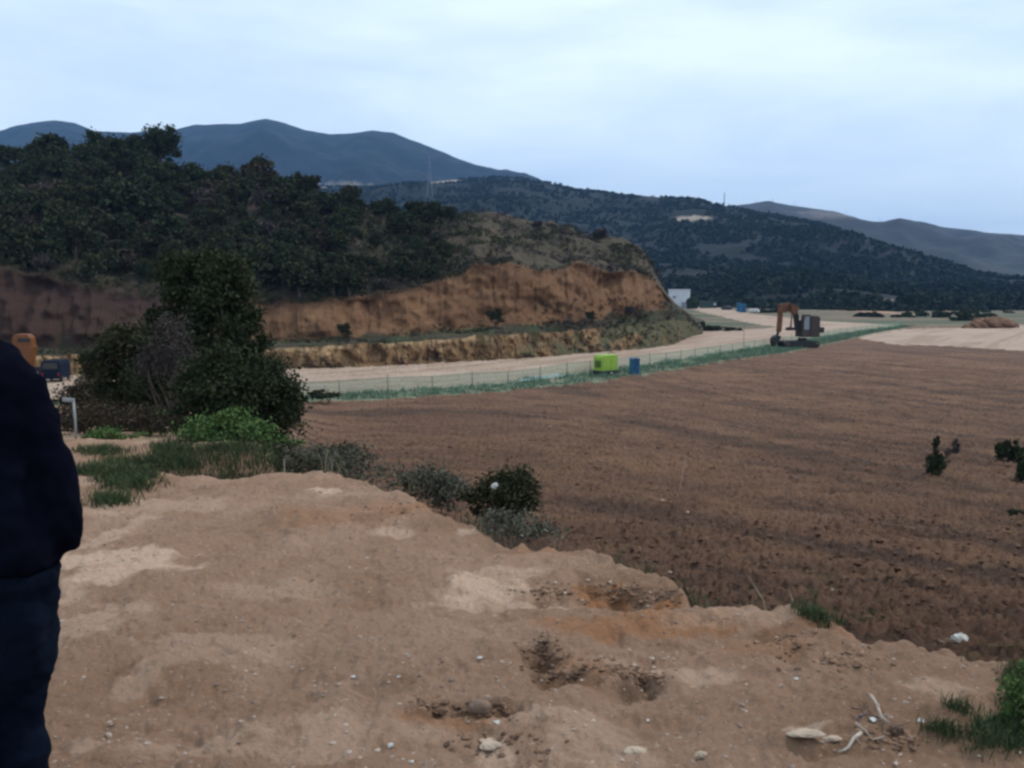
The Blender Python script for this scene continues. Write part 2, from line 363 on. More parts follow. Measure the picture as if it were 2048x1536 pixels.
Qd = np.stack([idx[:-1, :-1], idx[:-1, 1:], idx[1:, 1:], idx[1:, :-1]], -1).reshape(-1, 4)
ctr = V[Qd].mean(1); cxx, cyy = ctr[:, 0], ctr[:, 1]
jx = cxx + 0.9*fbm(cxx*0.5, cyy*0.5, 3, 40)*np.clip(cyy/80, 0, 2); jy = cyy + 1.9*fbm(cxx*0.5+9, cyy*0.5, 3, 41)*np.clip(cyy/80, 0, 2)
cls = np.zeros(len(Qd), int)            # 0 dirt ground
U_ = CX + F*cxx/np.maximum(cyy, 0.3)
leftm = U_ + 40*perlin(cyy*0.3, cyy*0+1.5, 9) < 548
rr_ = edge_dist(cxx, cyy) + 0.15*fbm(cxx*3, cyy*3, 3, 44)
cls[(rr_ > 0.25) & ~leftm & (cyy > 2.2)] = 1       # ploughed field
cls[inpoly(jx, jy, P_FAR) & (cyy > 80)] = 4        # meadow beyond
cls[(cyy > 400)] = 4
cls[inpoly(jx, jy, P_PALE)] = 2
cls[inpoly(jx, jy, P_VERGE)] = 3
cls[inpoly(jx, jy, P_ROAD)] = 2
vx, vy = V[:, 0], V[:, 1]
def spots(lst, soft=1.0):
    a = np.zeros(len(V))
    for (u, v, ru, rv, s) in lst:
        x, y = mound_hit(u, v); x1, _ = mound_hit(u+ru, v); _, y1 = mound_hit(u, v-rv)
        rr = ((vx-x)/abs(x1-x))**2 + ((vy-y)/abs(y1-y))**2 + 0.9*NZ
        a = np.maximum(a, s*sstep(1.3, 0.35, rr))
    return a
NZ = fbm(vx*2.6, vy*2.6, 4, 50, 0.6)
A_pale = spots([(300, 1010, 130, 20, .45), (420, 1300, 200, 30, .3), (180, 1240, 90, 40, .45), (560, 1180, 160, 16, .3), (880, 1000, 40, 6, .4), (1130, 1440, 120, 22, .45), (720, 1460, 160, 26, .35), (450, 1490, 200, 26, .35), (1330, 1330, 60, 12, .6), (1010, 1150, 100, 12, .5), (240, 1135, 160, 30, .95), (235, 1070, 22, 45, .5), (960, 1180, 115, 22, .95), (1020, 1200, 190, 9, .6), (1400, 1345, 90, 18, .5), (1190, 1480, 120, 60, .4), (640, 990, 40, 8, .8), (780, 1072, 50, 8, .6), (935, 1068, 30, 4, .7),
                (1470, 1240, 150, 12, .3), (1880, 1395, 90, 16, .45), (130, 1180, 50, 20, .5), (300, 1340, 40, 50, .35), (640, 1500, 120, 40, .4), (1000, 1500, 40, 30, .7), (1600, 1470, 60, 10, .7), (150, 1490, 60, 20, .4), (200, 960, 60, 10, .4), (330, 880, 60, 10, .5), (1290, 1140, 60, 4, .5), (1210, 1315, 70, 16, .35)])
A_or = spots([(1200, 1180, 60, 26, .8), (1300, 1200, 60, 14, .8), (800, 1020, 90, 18, .45), (1280, 1245, 200, 24, .55), (900, 1440, 150, 14, .45), (1150, 1330, 70, 40, .4), (1700, 1260, 120, 16, .35), (680, 1050, 130, 20, .25), (1530, 1290, 100, 24, .3), (1100, 1095, 80, 12, .35), (60, 1050, 60, 60, .2)])
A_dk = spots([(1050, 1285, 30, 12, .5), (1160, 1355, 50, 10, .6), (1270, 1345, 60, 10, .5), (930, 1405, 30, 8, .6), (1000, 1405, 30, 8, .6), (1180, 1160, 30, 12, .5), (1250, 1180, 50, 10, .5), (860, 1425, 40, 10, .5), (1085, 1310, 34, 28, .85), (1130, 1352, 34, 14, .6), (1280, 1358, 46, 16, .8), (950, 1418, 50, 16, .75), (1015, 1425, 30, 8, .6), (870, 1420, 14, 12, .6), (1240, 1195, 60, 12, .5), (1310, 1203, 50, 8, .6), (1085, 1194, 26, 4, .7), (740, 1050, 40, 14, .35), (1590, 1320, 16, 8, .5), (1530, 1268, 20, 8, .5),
              (1640, 1505, 60, 5, .4), (1890, 1290, 40, 6, .6), (800, 1380, 90, 20, .3), (600, 1420, 160, 30, .15)])  # dark soil patches, with the shade of pits and ledge painted into the colour
gn = fbm(vx*0.35, vy*0.35, 4, 61)
A_gr = np.clip(sstep(10, 14, vy)*sstep(0.05, 0.5, gn)*0.9, 0, 1)*(cls[0]*0+1)
Af_pale = sstep(0.15, 0.6, fbm(vx*0.06, vy*0.25, 3, 71))*0.25
D_far = inpoly(vx + 8*gn, vy + 6*gn, P_STREAK).astype(float)
def fband(X, Y):
    q = Y + 2.6*4*np.logaddexp(0, (X-5)/4.0); al = 0.35*X - 0.25*Y
    return fbm(q*0.16, al*0.05, 4, 200, 0.62), fbm(q*0.9, al*0.25, 3, 201, 0.6)
b1, b2 = fband(vx, vy); A_band = np.clip(0.55*sstep(0.05, 0.5, b1) + 0.5*sstep(0.15, 0.6, b2), 0, .85)*sstep(6, 10, vy)
Af_pale = np.clip(Af_pale + 0.45*sstep(0.15, 0.6, -b1)*sstep(-0.1, .3, b2), 0, .7)
_nr = poly(NEAR_ROAD); dr_ = np.full(len(V), 1e9)
for p0_, p1_ in zip(_nr[:-1], _nr[1:]):
    e_ = p1_-p0_; t_ = np.clip(((vx-p0_[0])*e_[0] + (vy-p0_[1])*e_[1])/(e_@e_), 0, 1); dr_ = np.minimum(dr_, np.hypot(vx-p0_[0]-t_*e_[0], vy-p0_[1]-t_*e_[1]))
A_rut = 0.55*sstep(0.05, 0.45, fbm(dr_*0.33, vx*0.03, 4, 210, 0.65))
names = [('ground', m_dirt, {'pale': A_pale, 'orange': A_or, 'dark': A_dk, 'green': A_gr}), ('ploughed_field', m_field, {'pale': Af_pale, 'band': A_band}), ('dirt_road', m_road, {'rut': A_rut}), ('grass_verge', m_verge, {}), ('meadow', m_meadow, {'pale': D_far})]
for ci, (nm, mt, at) in enumerate(names):
    q = Qd[cls == ci]; used = np.unique(q); remap = np.zeros(len(V), np.int64); remap[used] = np.arange(len(used))
    o = mesh_np(nm, V[used], remap[q], mt, smooth=True, attrs={k: a[used] for k, a in at.items()})
    o['kind'] = 'structure'
def gz(x, y): return float(height(np.array([x]), np.array([y]))[0])
def ground_at(u, v):
    """walk the ray of pixel u,v down to the terrain"""
    r = ray(u, v); t = 1.0
    ts = np.geomspace(1.5, 900, 2600); X = r[0]/r[1]*ts; Z = CAMZ + r[2]/r[1]*ts
    h = height(X, ts, False); k = np.argmax(Z <= h)
    return np.array([X[k], ts[k], gz(X[k], ts[k])])

# ------------------------------------------------------------------ near hill with its cuts
def itp(u, tab): return np.interp(u, [a for a, _ in tab], [b for _, b in tab])
uu = np.concatenate([np.arange(-700, -200, 8), np.arange(-200, 1406, 1.8)])
v0 = itp(uu, [(-700, 765), (0, 754), (300, 745), (560, 738), (700, 736), (800, 731), (900, 725), (1000, 720), (1100, 713), (1200, 705), (1300, 697), (1345, 689), (1380, 675), (1406, 668)]) - 1 + 1.2*perlin(uu*0.03, uu*0, 3)
v1 = itp(uu, [(-700, 720), (0, 715), (300, 706), (560, 698), (700, 689), (800, 685), (900, 677), (1000, 669), (1100, 665), (1200, 657), (1300, 647), (1345, 638), (1380, 644), (1406, 664)]) + 2.2*fbm(uu*0.03, uu*0, 3, 4)
v2 = itp(uu, [(-700, 705), (0, 700), (300, 690), (560, 681), (700, 676), (850, 666), (950, 655), (1050, 648), (1150, 644), (1250, 634), (1320, 618), (1360, 622), (1385, 642), (1406, 663)]) + 2.0*fbm(uu*0.02, uu*0+5, 3, 5)
v3 = itp(uu, [(-700, 560), (-100, 540), (0, 535), (150, 570), (250, 595), (330, 600), (450, 600), (560, 610), (650, 603), (700, 598), (760, 592), (820, 580), (880, 562), (925, 553), (950, 528), (1000, 530), (1040, 533), (1090, 546), (1130, 540), (1150, 524), (1180, 530), (1215, 545), (1260, 542), (1300, 556), (1320, 574), (1345, 607), (1385, 640), (1406, 662)]) + 5*fbm(uu*0.025, uu*0+8, 4, 6)*np.clip((1330-uu)/60, 0, 1)
v4 = itp(uu, [(-700, 330), (0, 340), (60, 325), (130, 318), (200, 312), (330, 318), (370, 345), (450, 360), (530, 362), (600, 392), (700, 410), (800, 430), (860, 424), (950, 428), (1040, 436), (1100, 444), (1150, 462), (1200, 470), (1250, 478), (1285, 492), (1303, 525), (1318, 566), (1330, 588), (1360, 612), (1385, 636), (1406, 661)]) + 3*fbm(uu*0.03, uu*0+2, 3, 7)*np.clip((1300-uu)/60, 0, 1)
d0 = 11*F/(v0 - 575); slope = 3.5 + 2*np.clip((1330-uu)/200, 0, 1)
taper = np.clip((1400-uu)/90, 0.08, 1)
d1 = d0 + (1.6 + 4.5*np.clip((uu-1080)/160, 0, 1))*taper; d2 = d0 + 11*taper; d3 = d2 + 6*taper; d4 = d3 + itp(uu, [(-700, 75), (300, 70), (700, 55), (1000, 45), (1290, 26), (1340, 9), (1406, 3)])
def sheet(keys, counts, uu, extra=None):
    rows = []; tt = []
    for k in range(len(counts)):
        n = counts[k]
        for i in range(n + (1 if k == len(counts)-1 else 0)):
            f = i/n; rows.append(keys[k]*(1-f) + keys[k+1]*f); tt.append(k+f)
    return np.array(rows), np.array(tt)
def key(v, d): return np.stack([P(a, b_, c_) for a, b_, c_ in zip(uu, v, d)])
K0 = key(v0, d0); K0[:, 2] = BASE - 0.3; K1, K2, K3, K4 = key(v1, d1), key(v2, d2), key(v3, d3), key(v4, d4)
K5 = K4*1.0; K5[:, :2] *= ((d4 + 60)/d4)[:, None]; K5[:, 2] = K4[:, 2] - 0.35*(K4[:, 2] - BASE)
K6 = K5*1.0; K6[:, :2] *= 1.3; K6[:, 2] = BASE - 1
S, T = sheet([K0, K1, K2, K3, K4, K5, K6], [26, 14, 44, 80, 10, 6], uu)
TT = np.repeat(T[:, None], len(uu), 1)
along = np.cumsum(np.r_[0, np.hypot(np.diff(K2[:, 0]), np.diff(K2[:, 1]))])[None, :] + TT*0
Zs = S[:, :, 2]; tap2 = taper[None, :]
gul = np.abs(fbm(along*0.35, Zs*0.05, 3, 80, 0.6))
wallm = sstep(0.02, 0.25, TT)*sstep(1.15, 0.95, TT); cliffm = sstep(2.0, 2.25, TT)*sstep(3.02, 2.85, TT); slopem = sstep(3.0, 3.15, TT)
push = wallm*(gul*0.9 - 0.4 + 0.9*fbm(along*0.22, Zs*0.25, 3, 81) + 0.7*np.round(2.2*fbm(along*0.5 + Zs*0.3, Zs*0.45, 3, 86))/2.2) + cliffm*(2.6*fbm(along*0.10, Zs*0.12, 4, 82, 0.6) + 0.9*gul)*0.9 + slopem*sstep(4.2, 3.9, TT)*0
S[:, :, 1] += push*tap2
S[:, :, 2] += tap2*(sstep(0.9, 1.1, TT)*sstep(2.1, 1.9, TT)*0.35*fbm(S[:, :, 0]*0.3, S[:, :, 1]*0.3, 3, 83) + slopem*1.5*fbm(S[:, :, 0]*0.07, S[:, :, 1]*0.07, 4, 84)*sstep(3.0, 3.3, TT) + slopem*0.35*fbm(S[:, :, 0]*0.5, S[:, :, 1]*0.5, 3, 85))
nr2, nc2 = S.shape[:2]; i2 = np.arange(nr2*nc2).reshape(nr2, nc2)
Q2 = np.stack([i2[:-1, :-1], i2[:-1, 1:], i2[1:, 1:], i2[1:, :-1]], -1); HV = S.reshape(-1, 3)
UU = np.repeat(uu[None, :], nr2, 0)
n1 = fbm(along*0.2, Zs*0.3, 4, 90)
clay = sstep(1.9, 2.05, TT + 0.25*n1)*sstep(3.06, 2.98, TT + 0.04*n1)*sstep(1345, 1325, UU + 10*n1)
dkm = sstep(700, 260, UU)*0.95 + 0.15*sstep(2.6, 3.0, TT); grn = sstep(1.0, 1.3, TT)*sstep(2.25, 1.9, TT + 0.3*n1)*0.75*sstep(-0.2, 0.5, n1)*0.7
rim = sstep(0.80, 0.90, TT + 0.05*n1)*sstep(1.25, 1.02, TT)*sstep(0.0, 0.3, fbm(along*0.15, along*0, 2, 91) + 0.25)*sstep(1200, 900, UU)
grw = sstep(1040, 1300, UU + 260*n1)*0.85
kw = 26
def sub(name, q, mat, at):
    q = q.reshape(-1, 4); used = np.unique(q); rm = np.zeros(len(HV), np.int64); rm[used] = np.arange(len(used))
    o = mesh_np(name, HV[used], rm[q], mat, smooth=True, attrs={k: a.ravel()[used] for k, a in at.items()}); o['kind'] = 'structure'; return o
sub('cut_bank', Q2[:kw], m_wall, {'rim': rim, 'green': grw})
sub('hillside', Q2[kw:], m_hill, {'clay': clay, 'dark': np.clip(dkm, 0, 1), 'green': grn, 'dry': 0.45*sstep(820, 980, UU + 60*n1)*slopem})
def hill_pt(u, t):
    """point on the hill surface for pixel column u at profile position t (0..6)"""
    c = int(np.argmin(abs(uu-u))); r = int(np.argmin(abs(T-t))); return S[r, c].copy()

# ------------------------------------------------------------------ far hills
def far_sheet(name, mat, ridge, base, dr, db, ulo, uhi, amp, seed, palespots=(), rows=90, step=6, back=600):
    us = np.arange(ulo, uhi+1, step).astype(float)
    vr = itp(us, ridge) + 0.8*fbm(us*0.03, us*0, 3, seed); vb = itp(us, base)
    DR = itp(us, dr) if isinstance(dr, list) else us*0+dr; DB = itp(us, db) if isinstance(db, list) else us*0+db
    B = np.stack([P(a, b_, c_) for a, b_, c_ in zip(us, vb, DB)]); Rr = np.stack([P(a, b_, c_) for a, b_, c_ in zip(us, vr, DR)])
    B[:, 2] -= 6
    out = []; 
    for i in range(rows+1):
        f = i/rows; q = B*(1-f) + Rr*f
        g = f*f*(3-2*f)*0.35 + f*0.65
        q[:, 2] = B[:, 2]*(1-g) + Rr[:, 2]*g
        win = math.sin(math.pi*f)**0.7
        q[:, 2] += win*amp*fbm(q[:, 0]*3.2/1000, q[:, 1]*3.2/1000, 4, seed)
        out.append(q)
    bk = Rr.copy(); bk[:, 1] += back; bk[:, 2] = Rr[:, 2] - (Rr[:, 2]+10)*0.5; out.append(bk)
    A = np.array(out); r_, c_ = A.shape[:2]; ii = np.arange(r_*c_).reshape(r_, c_)
    q = np.stack([ii[:-1, :-1], ii[:-1, 1:], ii[1:, 1:], ii[1:, :-1]], -1).reshape(-1, 4); VV = A.reshape(-1, 3)
    pal = np.zeros(len(VV)); pu = CX + F*VV[:, 0]/VV[:, 1]; pv = 575 - F*(VV[:, 2]-CAMZ)/VV[:, 1]
    for (u, v, ru, rv, s) in palespots:
        k = ((pu-u)/ru)**2 + ((pv-v)/rv)**2 + 0.8*fbm(pu*0.05, pv*0.1, 3, 5); pal = np.maximum(pal, s*sstep(1.2, 0.4, k))
    o = mesh_np(name, VV, q, mat, smooth=True, attrs={'pale': pal}); o['kind'] = 'structure'
    return A
far_sheet('mountain', m_mount, [(-900, 330), (-300, 300), (-100, 290), (0, 264), (60, 246), (110, 240), (150, 246), (190, 262), (260, 265), (340, 262), (390, 251), (440, 249), (480, 247), (530, 237), (570, 246), (610, 260), (660, 269), (700, 267), (745, 261), (790, 268), (840, 287), (880, 304), (920, 321), (960, 331), (1000, 340), (1050, 352), (1100, 369), (1200, 396), (1500, 470)],
          [(-900, 560), (1500, 560)], 3900, 1900, -900, 1500, 60, 100, [(690, 375, 60, 6, .5)], step=5)
far_sheet('right_ridge_hill', m_rhill, [(1150, 470), (1400, 425), (1450, 413), (1490, 409), (1540, 406), (1600, 413), (1660, 422), (1720, 440), (1765, 446), (1800, 437), (1840, 445), (1900, 456), (1980, 466), (2048, 470), (2200, 480), (2900, 500)],
          [(1150, 560), (2900, 585)], 3000, 1300, 1150, 2900, 45, 110, [(1650, 432, 70, 8, .25)])
FA = far_sheet('forest_hill', m_fhill, [(-400, 430), (300, 410), (560, 385), (640, 376), (760, 374), (850, 366), (900, 360), (960, 356), (1000, 355), (1050, 359), (1100, 367), (1160, 379), (1200, 385), (1250, 394), (1290, 400), (1340, 399), (1385, 401), (1430, 412), (1480, 421), (1560, 436), (1650, 452), (1750, 482), (1850, 520), (1950, 548), (2048, 562), (2200, 575), (2900, 590)],
          [(-400, 600), (1300, 600), (1500, 603), (1700, 612), (1850, 616), (2048, 618), (2900, 618)], [(-400, 2300), (800, 1900), (1400, 1500), (2048, 900), (2900, 800)], [(-400, 600), (1300, 560), (1500, 480), (1800, 420), (2048, 440), (2900, 440)], -400, 2900, 26, 120,
          [(1378, 439, 42, 5, .8), (880, 367, 40, 5, .7), (640, 378, 30, 4, .5), (1540, 553, 30, 4, .35), (1500, 556, 16, 4, .3), (1800, 600, 60, 3, .3), (1300, 400, 1, 1, .1)], rows=120)

# ------------------------------------------------------------------ foliage builders
def quads_from(Cn, size, rng, flat=0.0, aspect=1.5):
    n = len(Cn); a = rng.normal(size=(n, 3)); a /= np.linalg.norm(a, axis=1)[:, None]
    b_ = rng.normal(size=(n, 3)); b_ -= a*(a*b_).sum(1)[:, None]; b_ /= np.linalg.norm(b_, axis=1)[:, None]
    s = (size*rng.uniform(0.6, 1.35, n))[:, None]
    a2 = a*s*aspect*0.5; b2 = b_*s*0.5
    V = np.stack([Cn-a2, Cn-b2+a2*0.15, Cn+a2, Cn+b2-a2*0.1], 1)
    return V.reshape(-1, 3), np.arange(n*4).reshape(n, 4)
def foliage(lobes, nclus, nleaf, size, seed, spread=0.2, up=0.25):
    """lobes (x,y,z,rx,ry,rz): leaf clumps spread near the lobe surfaces"""
    r = np.random.default_rng(seed); lob = np.array(lobes, float)
    wt = (lob[:, 3]*lob[:, 4]*lob[:, 5])**(2/3); wt /= wt.sum()
    li = r.choice(len(lob), nclus, p=wt); L = lob[li]
    dr = r.normal(size=(nclus, 3)); dr[:, 2] += up; dr /= np.linalg.norm(dr, axis=1)[:, None]
    rad = r.uniform(0.35, 1.05, nclus)**0.6
    cc = L[:, :3] + dr*L[:, 3:6]*rad[:, None]
    tint_c = np.clip(0.25 + 0.5*r.random(nclus) + 0.25*dr[:, 2]*0, 0, 1)
    ci = r.integers(0, nclus, nleaf); sg = spread*L[ci][:, 3:6]*r.uniform(0.5, 1.3, nclus)[ci][:, None]
    pts = cc[ci] + r.normal(size=(nleaf, 3))*sg
    V, Q = quads_from(pts, size, r)
    ti = np.clip(tint_c[ci] + r.normal(0, 0.2, nleaf), 0, 1)
    return V, Q, np.repeat(ti, 4), cc
def make_bush(name, lobes, mat, nclus, nleaf, size, seed, trunk_r=0.08, loc=(0, 0, 0), limbs=10, spread=0.2, crown='crown', trunk='trunk', twig_mat=None):
    root = empty(name, loc)
    V, Q, ti, cc = foliage(lobes, nclus, nleaf, size, seed, spread)
    V[:, 2] = np.maximum(V[:, 2], 0.0)
    mesh_np(crown, V, Q, mat, root, attrs={'tint': ti})
    g = G(); r = np.random.default_rng(seed+1); top = max(l[2] for l in lobes)
    g.tube([(0, 0, -0.4), (0.02, 0, 0.15*top), (0.05, 0.03, 0.5*top)], [trunk_r*1.3, trunk_r, trunk_r*0.6], 8)
    for c_ in cc[r.choice(len(cc), min(limbs, len(cc)), replace=False)]:
        m = np.array([0.25*c_[0], 0.25*c_[1], 0.45*c_[2]]); s0 = np.array([0, 0, 0.1*top*r.random()])
        g.tube([s0, m + r.normal(size=3)*0.05*top, c_*0.75 + r.normal(size=3)*0.03*top, c_], [trunk_r*0.6, trunk_r*0.42, trunk_r*0.22, trunk_r*0.08], 5)
    g.build(trunk, twig_mat or m_bark, root, True)
    return root

# ------------------------------------------------------------------ far forest and scrub masses
def clump_mass(name, pts, hs, nq, qs, mat, seed, kindlabel=None, squash=0.8):
    r = np.random.default_rng(seed); n = len(pts); pts = np.asarray(pts); hs = np.asarray(hs)
    base = np.repeat(pts, nq, 0); H = np.repeat(hs, nq)[:, None]
    d = r.normal(size=(n*nq, 3)); d /= np.linalg.norm(d, axis=1)[:, None]; d *= r.uniform(0.3, 1, (n*nq, 1))
    C = base + d*H*np.array([0.5, 0.5, 0.5*squash]) + np.array([0, 0, 0.35])*H
    a = r.normal(size=(n*nq, 3)); a /= np.linalg.norm(a, axis=1)[:, None]; b_ = np.cross(a, r.normal(size=(n*nq, 3))); b_ /= np.linalg.norm(b_, axis=1)[:, None]
    s = H*qs*r.uniform(0.6, 1.3, (n*nq, 1))
    V = np.stack([C-a*s*.6, C-b_*s*.45, C+a*s*.6, C+b_*s*.45], 1).reshape(-1, 3)
    tint = np.clip(np.repeat(r.random(n), nq)*0.8 + r.normal(0, .12, n*nq) + .1, 0, 1)
    o = mesh_np(name, V, np.arange(len(V)).reshape(-1, 4), mat, attrs={'tint': np.repeat(tint, 4)}); o['kind'] = 'stuff'; return o
rr = np.random.default_rng(5); pts = []; hs = []
R_, C_ = FA.shape[:2]
while len(pts) < 21000:
    n = 6000; fi = rr.random(n)**1.35*(R_-3); fj = rr.random(n)*(C_-2); i = fi.astype(int); j = fj.astype(int); a = (fi-i)[:, None]; b_ = (fj-j)[:, None]
    q = (FA[i, j]*(1-a)*(1-b_) + FA[i+1, j]*a*(1-b_) + FA[i, j+1]*(1-a)*b_ + FA[i+1, j+1]*a*b_)
    u = CX + F*q[:, 0]/q[:, 1]; v = 575 - F*(q[:, 2]-CAMZ)/q[:, 1]; dn = fbm(q[:, 0]*0.012, q[:, 1]*0.012, 4, 33)
    ok = (u > 500) & (u < 2250) & (dn > -0.45 + 0.6*rr.random(n)*0.6) & ~(((u-1378)/46)**2 + ((v-439)/6)**2 < 1) & ~(((u-880)/42)**2 + ((v-367)/6)**2 < 1)
    pts += list(q[ok]); hs += list(rr.uniform(3, 7.5, ok.sum()))
clump_mass('forest', pts, hs, 13, 0.42, m_forest, 6)

def scrub(name, n, ulo, uhi, tlo, thi, hlo, hhi, mat, seed, thr=-0.2, nq=16, qs=0.22):
    r = np.random.default_rng(seed); P_, H_ = [], []
    for _ in range(n*3):
        u = r.uniform(ulo, uhi); t = r.uniform(tlo, thi); q = hill_pt(u, t)
        if perlin(q[0]*0.10, q[1]*0.10, seed) < thr: continue
        P_.append(q + np.array([r.uniform(-.6, .6), r.uniform(-.6, .6), 0])); H_.append(r.uniform(hlo, hhi))
        if len(P_) >= n: break
    return clump_mass(name, P_, H_, nq, qs, mat, seed)
scrub('scrub', 2600, -300, 960, 3.0, 4.0, 0.7, 2.0, m_leaf_olive, 11, -0.5, 18)
scrub('dry_scrub', 1500, 300, 1320, 3.0, 4.0, 0.5, 1.5, m_leaf_grey, 12, -0.1, 18)
scrub('low_scrub', 1100, 820, 1310, 3.03, 4.0, 0.5, 1.3, m_leaf_olive, 13, 0.05, 18)
scrub('terrace_weeds', 750, -200, 1395, 1.05, 2.1, 0.35, 1.0, m_leaf_olive, 14, -0.1, 16)
scrub('overhanging_scrub', 420, -200, 1320, 2.96, 3.06, 0.5, 1.3, m_leaf_brown, 15, -0.8, 16)
scrub('bank_foot_weeds', 260, 500, 1395, 0.0, 0.25, 0.3, 0.7, m_leaf_olive, 16, -0.1, 14)
scrub('bank_scrub', 420, 1080, 1400, 0.1, 2.4, 0.5, 1.3, m_leaf_brown, 17, -0.2, 16)

# ------------------------------------------------------------------ trees on the hillside
def proto_tree(seed, mat, kind, lobes, nq, size, H):
    o = make_bush(kind, lobes, mat, 46, nq, size, seed, trunk_r=0.12, limbs=6, spread=0.26)
    o['_h'] = H; return o
def rl(r, n, R0, H):
    out = [(0, 0, H*0.62, R0*0.75, R0*0.75, H*0.34)]
    for i in range(n):
        a = r.uniform(0, 6.28); q = r.uniform(0.35, 0.75)*R0
        out.append((q*math.cos(a), q*math.sin(a), H*r.uniform(0.35, 0.8), R0*r.uniform(.35, .55), R0*r.uniform(.35, .55), H*r.uniform(.16, .28)))
    return out
r_ = random.Random(3)
protos = {}
for k, (nm, mt) in enumerate([('evergreen_tree', m_leaf_dark), ('evergreen_tree', m_leaf_dark), ('scrubby_tree', m_leaf_olive), ('scrubby_tree', m_leaf_olive), ('dry_shrub', m_leaf_grey), ('brown_shrub', m_leaf_brown)]):
    protos[k] = make_bush(nm, rl(r_, 5, 2.1, 4.6 if k < 4 else 3.4), mt, 46, 1500, 0.34, 300+k, trunk_r=0.11, limbs=6, spread=0.28)
usedp = set()
def put_tree(k, pos, sc, rz, label, group, cat='tree'):
    o = protos[k] if k not in usedp else copy_tree(protos[k]); usedp.add(k)
    o.location = [float(c) for c in pos]; o.rotation_euler = (0, 0, rz); o.scale = (sc*r_.uniform(.9, 1.2), sc*r_.uniform(.9, 1.2), sc)
    tag(o, label, cat, group); return o
kinds = {0: ('dark evergreen tree in the thick wood on the left hill', 'evergreen trees on the left hill', 'tree'), 2: ('olive green scrubby tree in the thick wood on the left hill', 'scrubby trees on the left hill', 'tree'),
         4: ('grey brown leafless shrub among the trees of the left hill', 'dry shrubs on the left hill', 'shrub'), 5: ('brown withered shrub along the wooded slope above the red cliff', 'brown shrubs above the cliff', 'shrub')}
cand = []; tries = 0
while len(cand) < 270 and tries < 14000:
    tries += 1; u = r_.uniform(-140, 900); t = 3.02 + 0.96*r_.random()
    q = hill_pt(u, t); px = CX + F*q[0]/q[1]; pv = 575 - F*(q[2]-CAMZ)/q[1]
    if any(abs(px-a) < 19 and abs(pv-b_) < 8 for a, b_, *_ in cand): continue
    cand.append((px, pv, q, t, u))
zones = {}
for (px, pv, q, t, u) in cand:
    x = r_.random(); k = r_.choice([0, 1]) if x < .46 else r_.choice([2, 3]) if x < .78 else 4 if x < .88 else 5
    row = 'just above the red cliff' if t < 3.2 else 'low on the hill' if t < 3.42 else 'halfway up the hill' if t < 3.64 else 'high on the hill' if t < 3.82 else 'near the hill crest'
    colm = 'below the rounded mountain top' if px < 110 else 'below the left mountain saddle' if px < 270 else 'under the round skyline tree' if px < 400 else 'under the middle mountain peak' if px < 560 else 'under the right mountain peak' if px < 720 else 'beside the bare hill end'
    kn = 'dark evergreen tree' if k < 2 else 'olive scrubby tree' if k < 4 else 'grey leafless shrub' if k == 4 else 'brown withered shrub'
    zones.setdefault((kn, row, colm), []).append((px, q, k, u))
ORD = ['leftmost', 'second', 'third', 'fourth', 'fifth', 'sixth', 'seventh', 'eighth', 'ninth', 'tenth', 'eleventh', 'twelfth']
for (kn, row, colm), lst in zones.items():
    lst.sort(key=lambda a: a[0])
    for i, (px, q, k, u) in enumerate(lst):
        nm = '' if len(lst) == 1 else 'leftmost ' if i == 0 else 'rightmost ' if i == len(lst)-1 else ORD[i] + ' '
        ct = 'tree' if k < 4 else 'shrub'; gr = {0: 'evergreen trees', 1: 'evergreen trees', 2: 'scrubby trees', 3: 'scrubby trees', 4: 'dry shrubs', 5: 'brown shrubs'}[k] + ' on the left hill'
        put_tree(k, q - np.array([0, 0, 0.25]), r_.uniform(0.65, 1.3)*(1 if u < 700 else 0.7), r_.uniform(0, 6.28), (nm + kn + ' ' + row + ', ' + colm), gr, ct)

for (u, t, Hh, Rr_, sd_, lb) in [(318, 3.92, 8.2, 4.2, 501, 'tall round dark tree standing out on the skyline of the left hill'), (265, 3.96, 6.5, 3.4, 502, 'wide dark tree touching the tall round skyline tree from the left')]:
    q = hill_pt(u, t) - np.array([0, 0, .4]); o = make_bush('evergreen_tree', rl(random.Random(sd_), 8, Rr_, Hh), m_leaf_dark, 90, 5200, .36, sd_, trunk_r=.2, loc=q, limbs=9, spread=.24); tag(o, lb, 'tree')
special = [(190, 3.95, 1.3, 1, 'dark skyline tree left of the tall round one on the hill'), (95, 3.95, 1.35, 0, 'leftmost dark tree on the hill skyline, under the rounded mountain top'),
           (528, 3.9, 1.5, 5, 'brownish thin tree poking up on the hill crest under the middle mountain peak'), (470, 3.9, 1.1, 4, 'grey leafless tree on the hill crest beside the brownish one'), (610, 3.92, 1.3, 2, 'olive tree on the hill crest beside the pale far clearing'),
           (835, 3.8, 1.25, 1, 'dark tree at the right end of the wood where the bare slope begins'), (800, 3.7, 1.1, 0, 'dark tree just left of the last tree of the wood'), (1200, 3.95, 0.75, 4, 'grey shrub on the crest of the bare hill end'), (1075, 3.9, .6, 4, 'small dry shrub on the crest above the highest orange cliff'), (240, 3.4, 1.9, 1, 'very dark broad tree in the middle of the left wood'), (520, 3.1, 1.5, 1, 'dark tree low on the slope right above the red cliff')]
for (u, t, s, k, lb) in special: put_tree(k, hill_pt(u, t) - np.array([0, 0, .3]), s, r_.uniform(0, 6), lb, None, 'tree' if k < 4 or k == 5 else 'shrub')
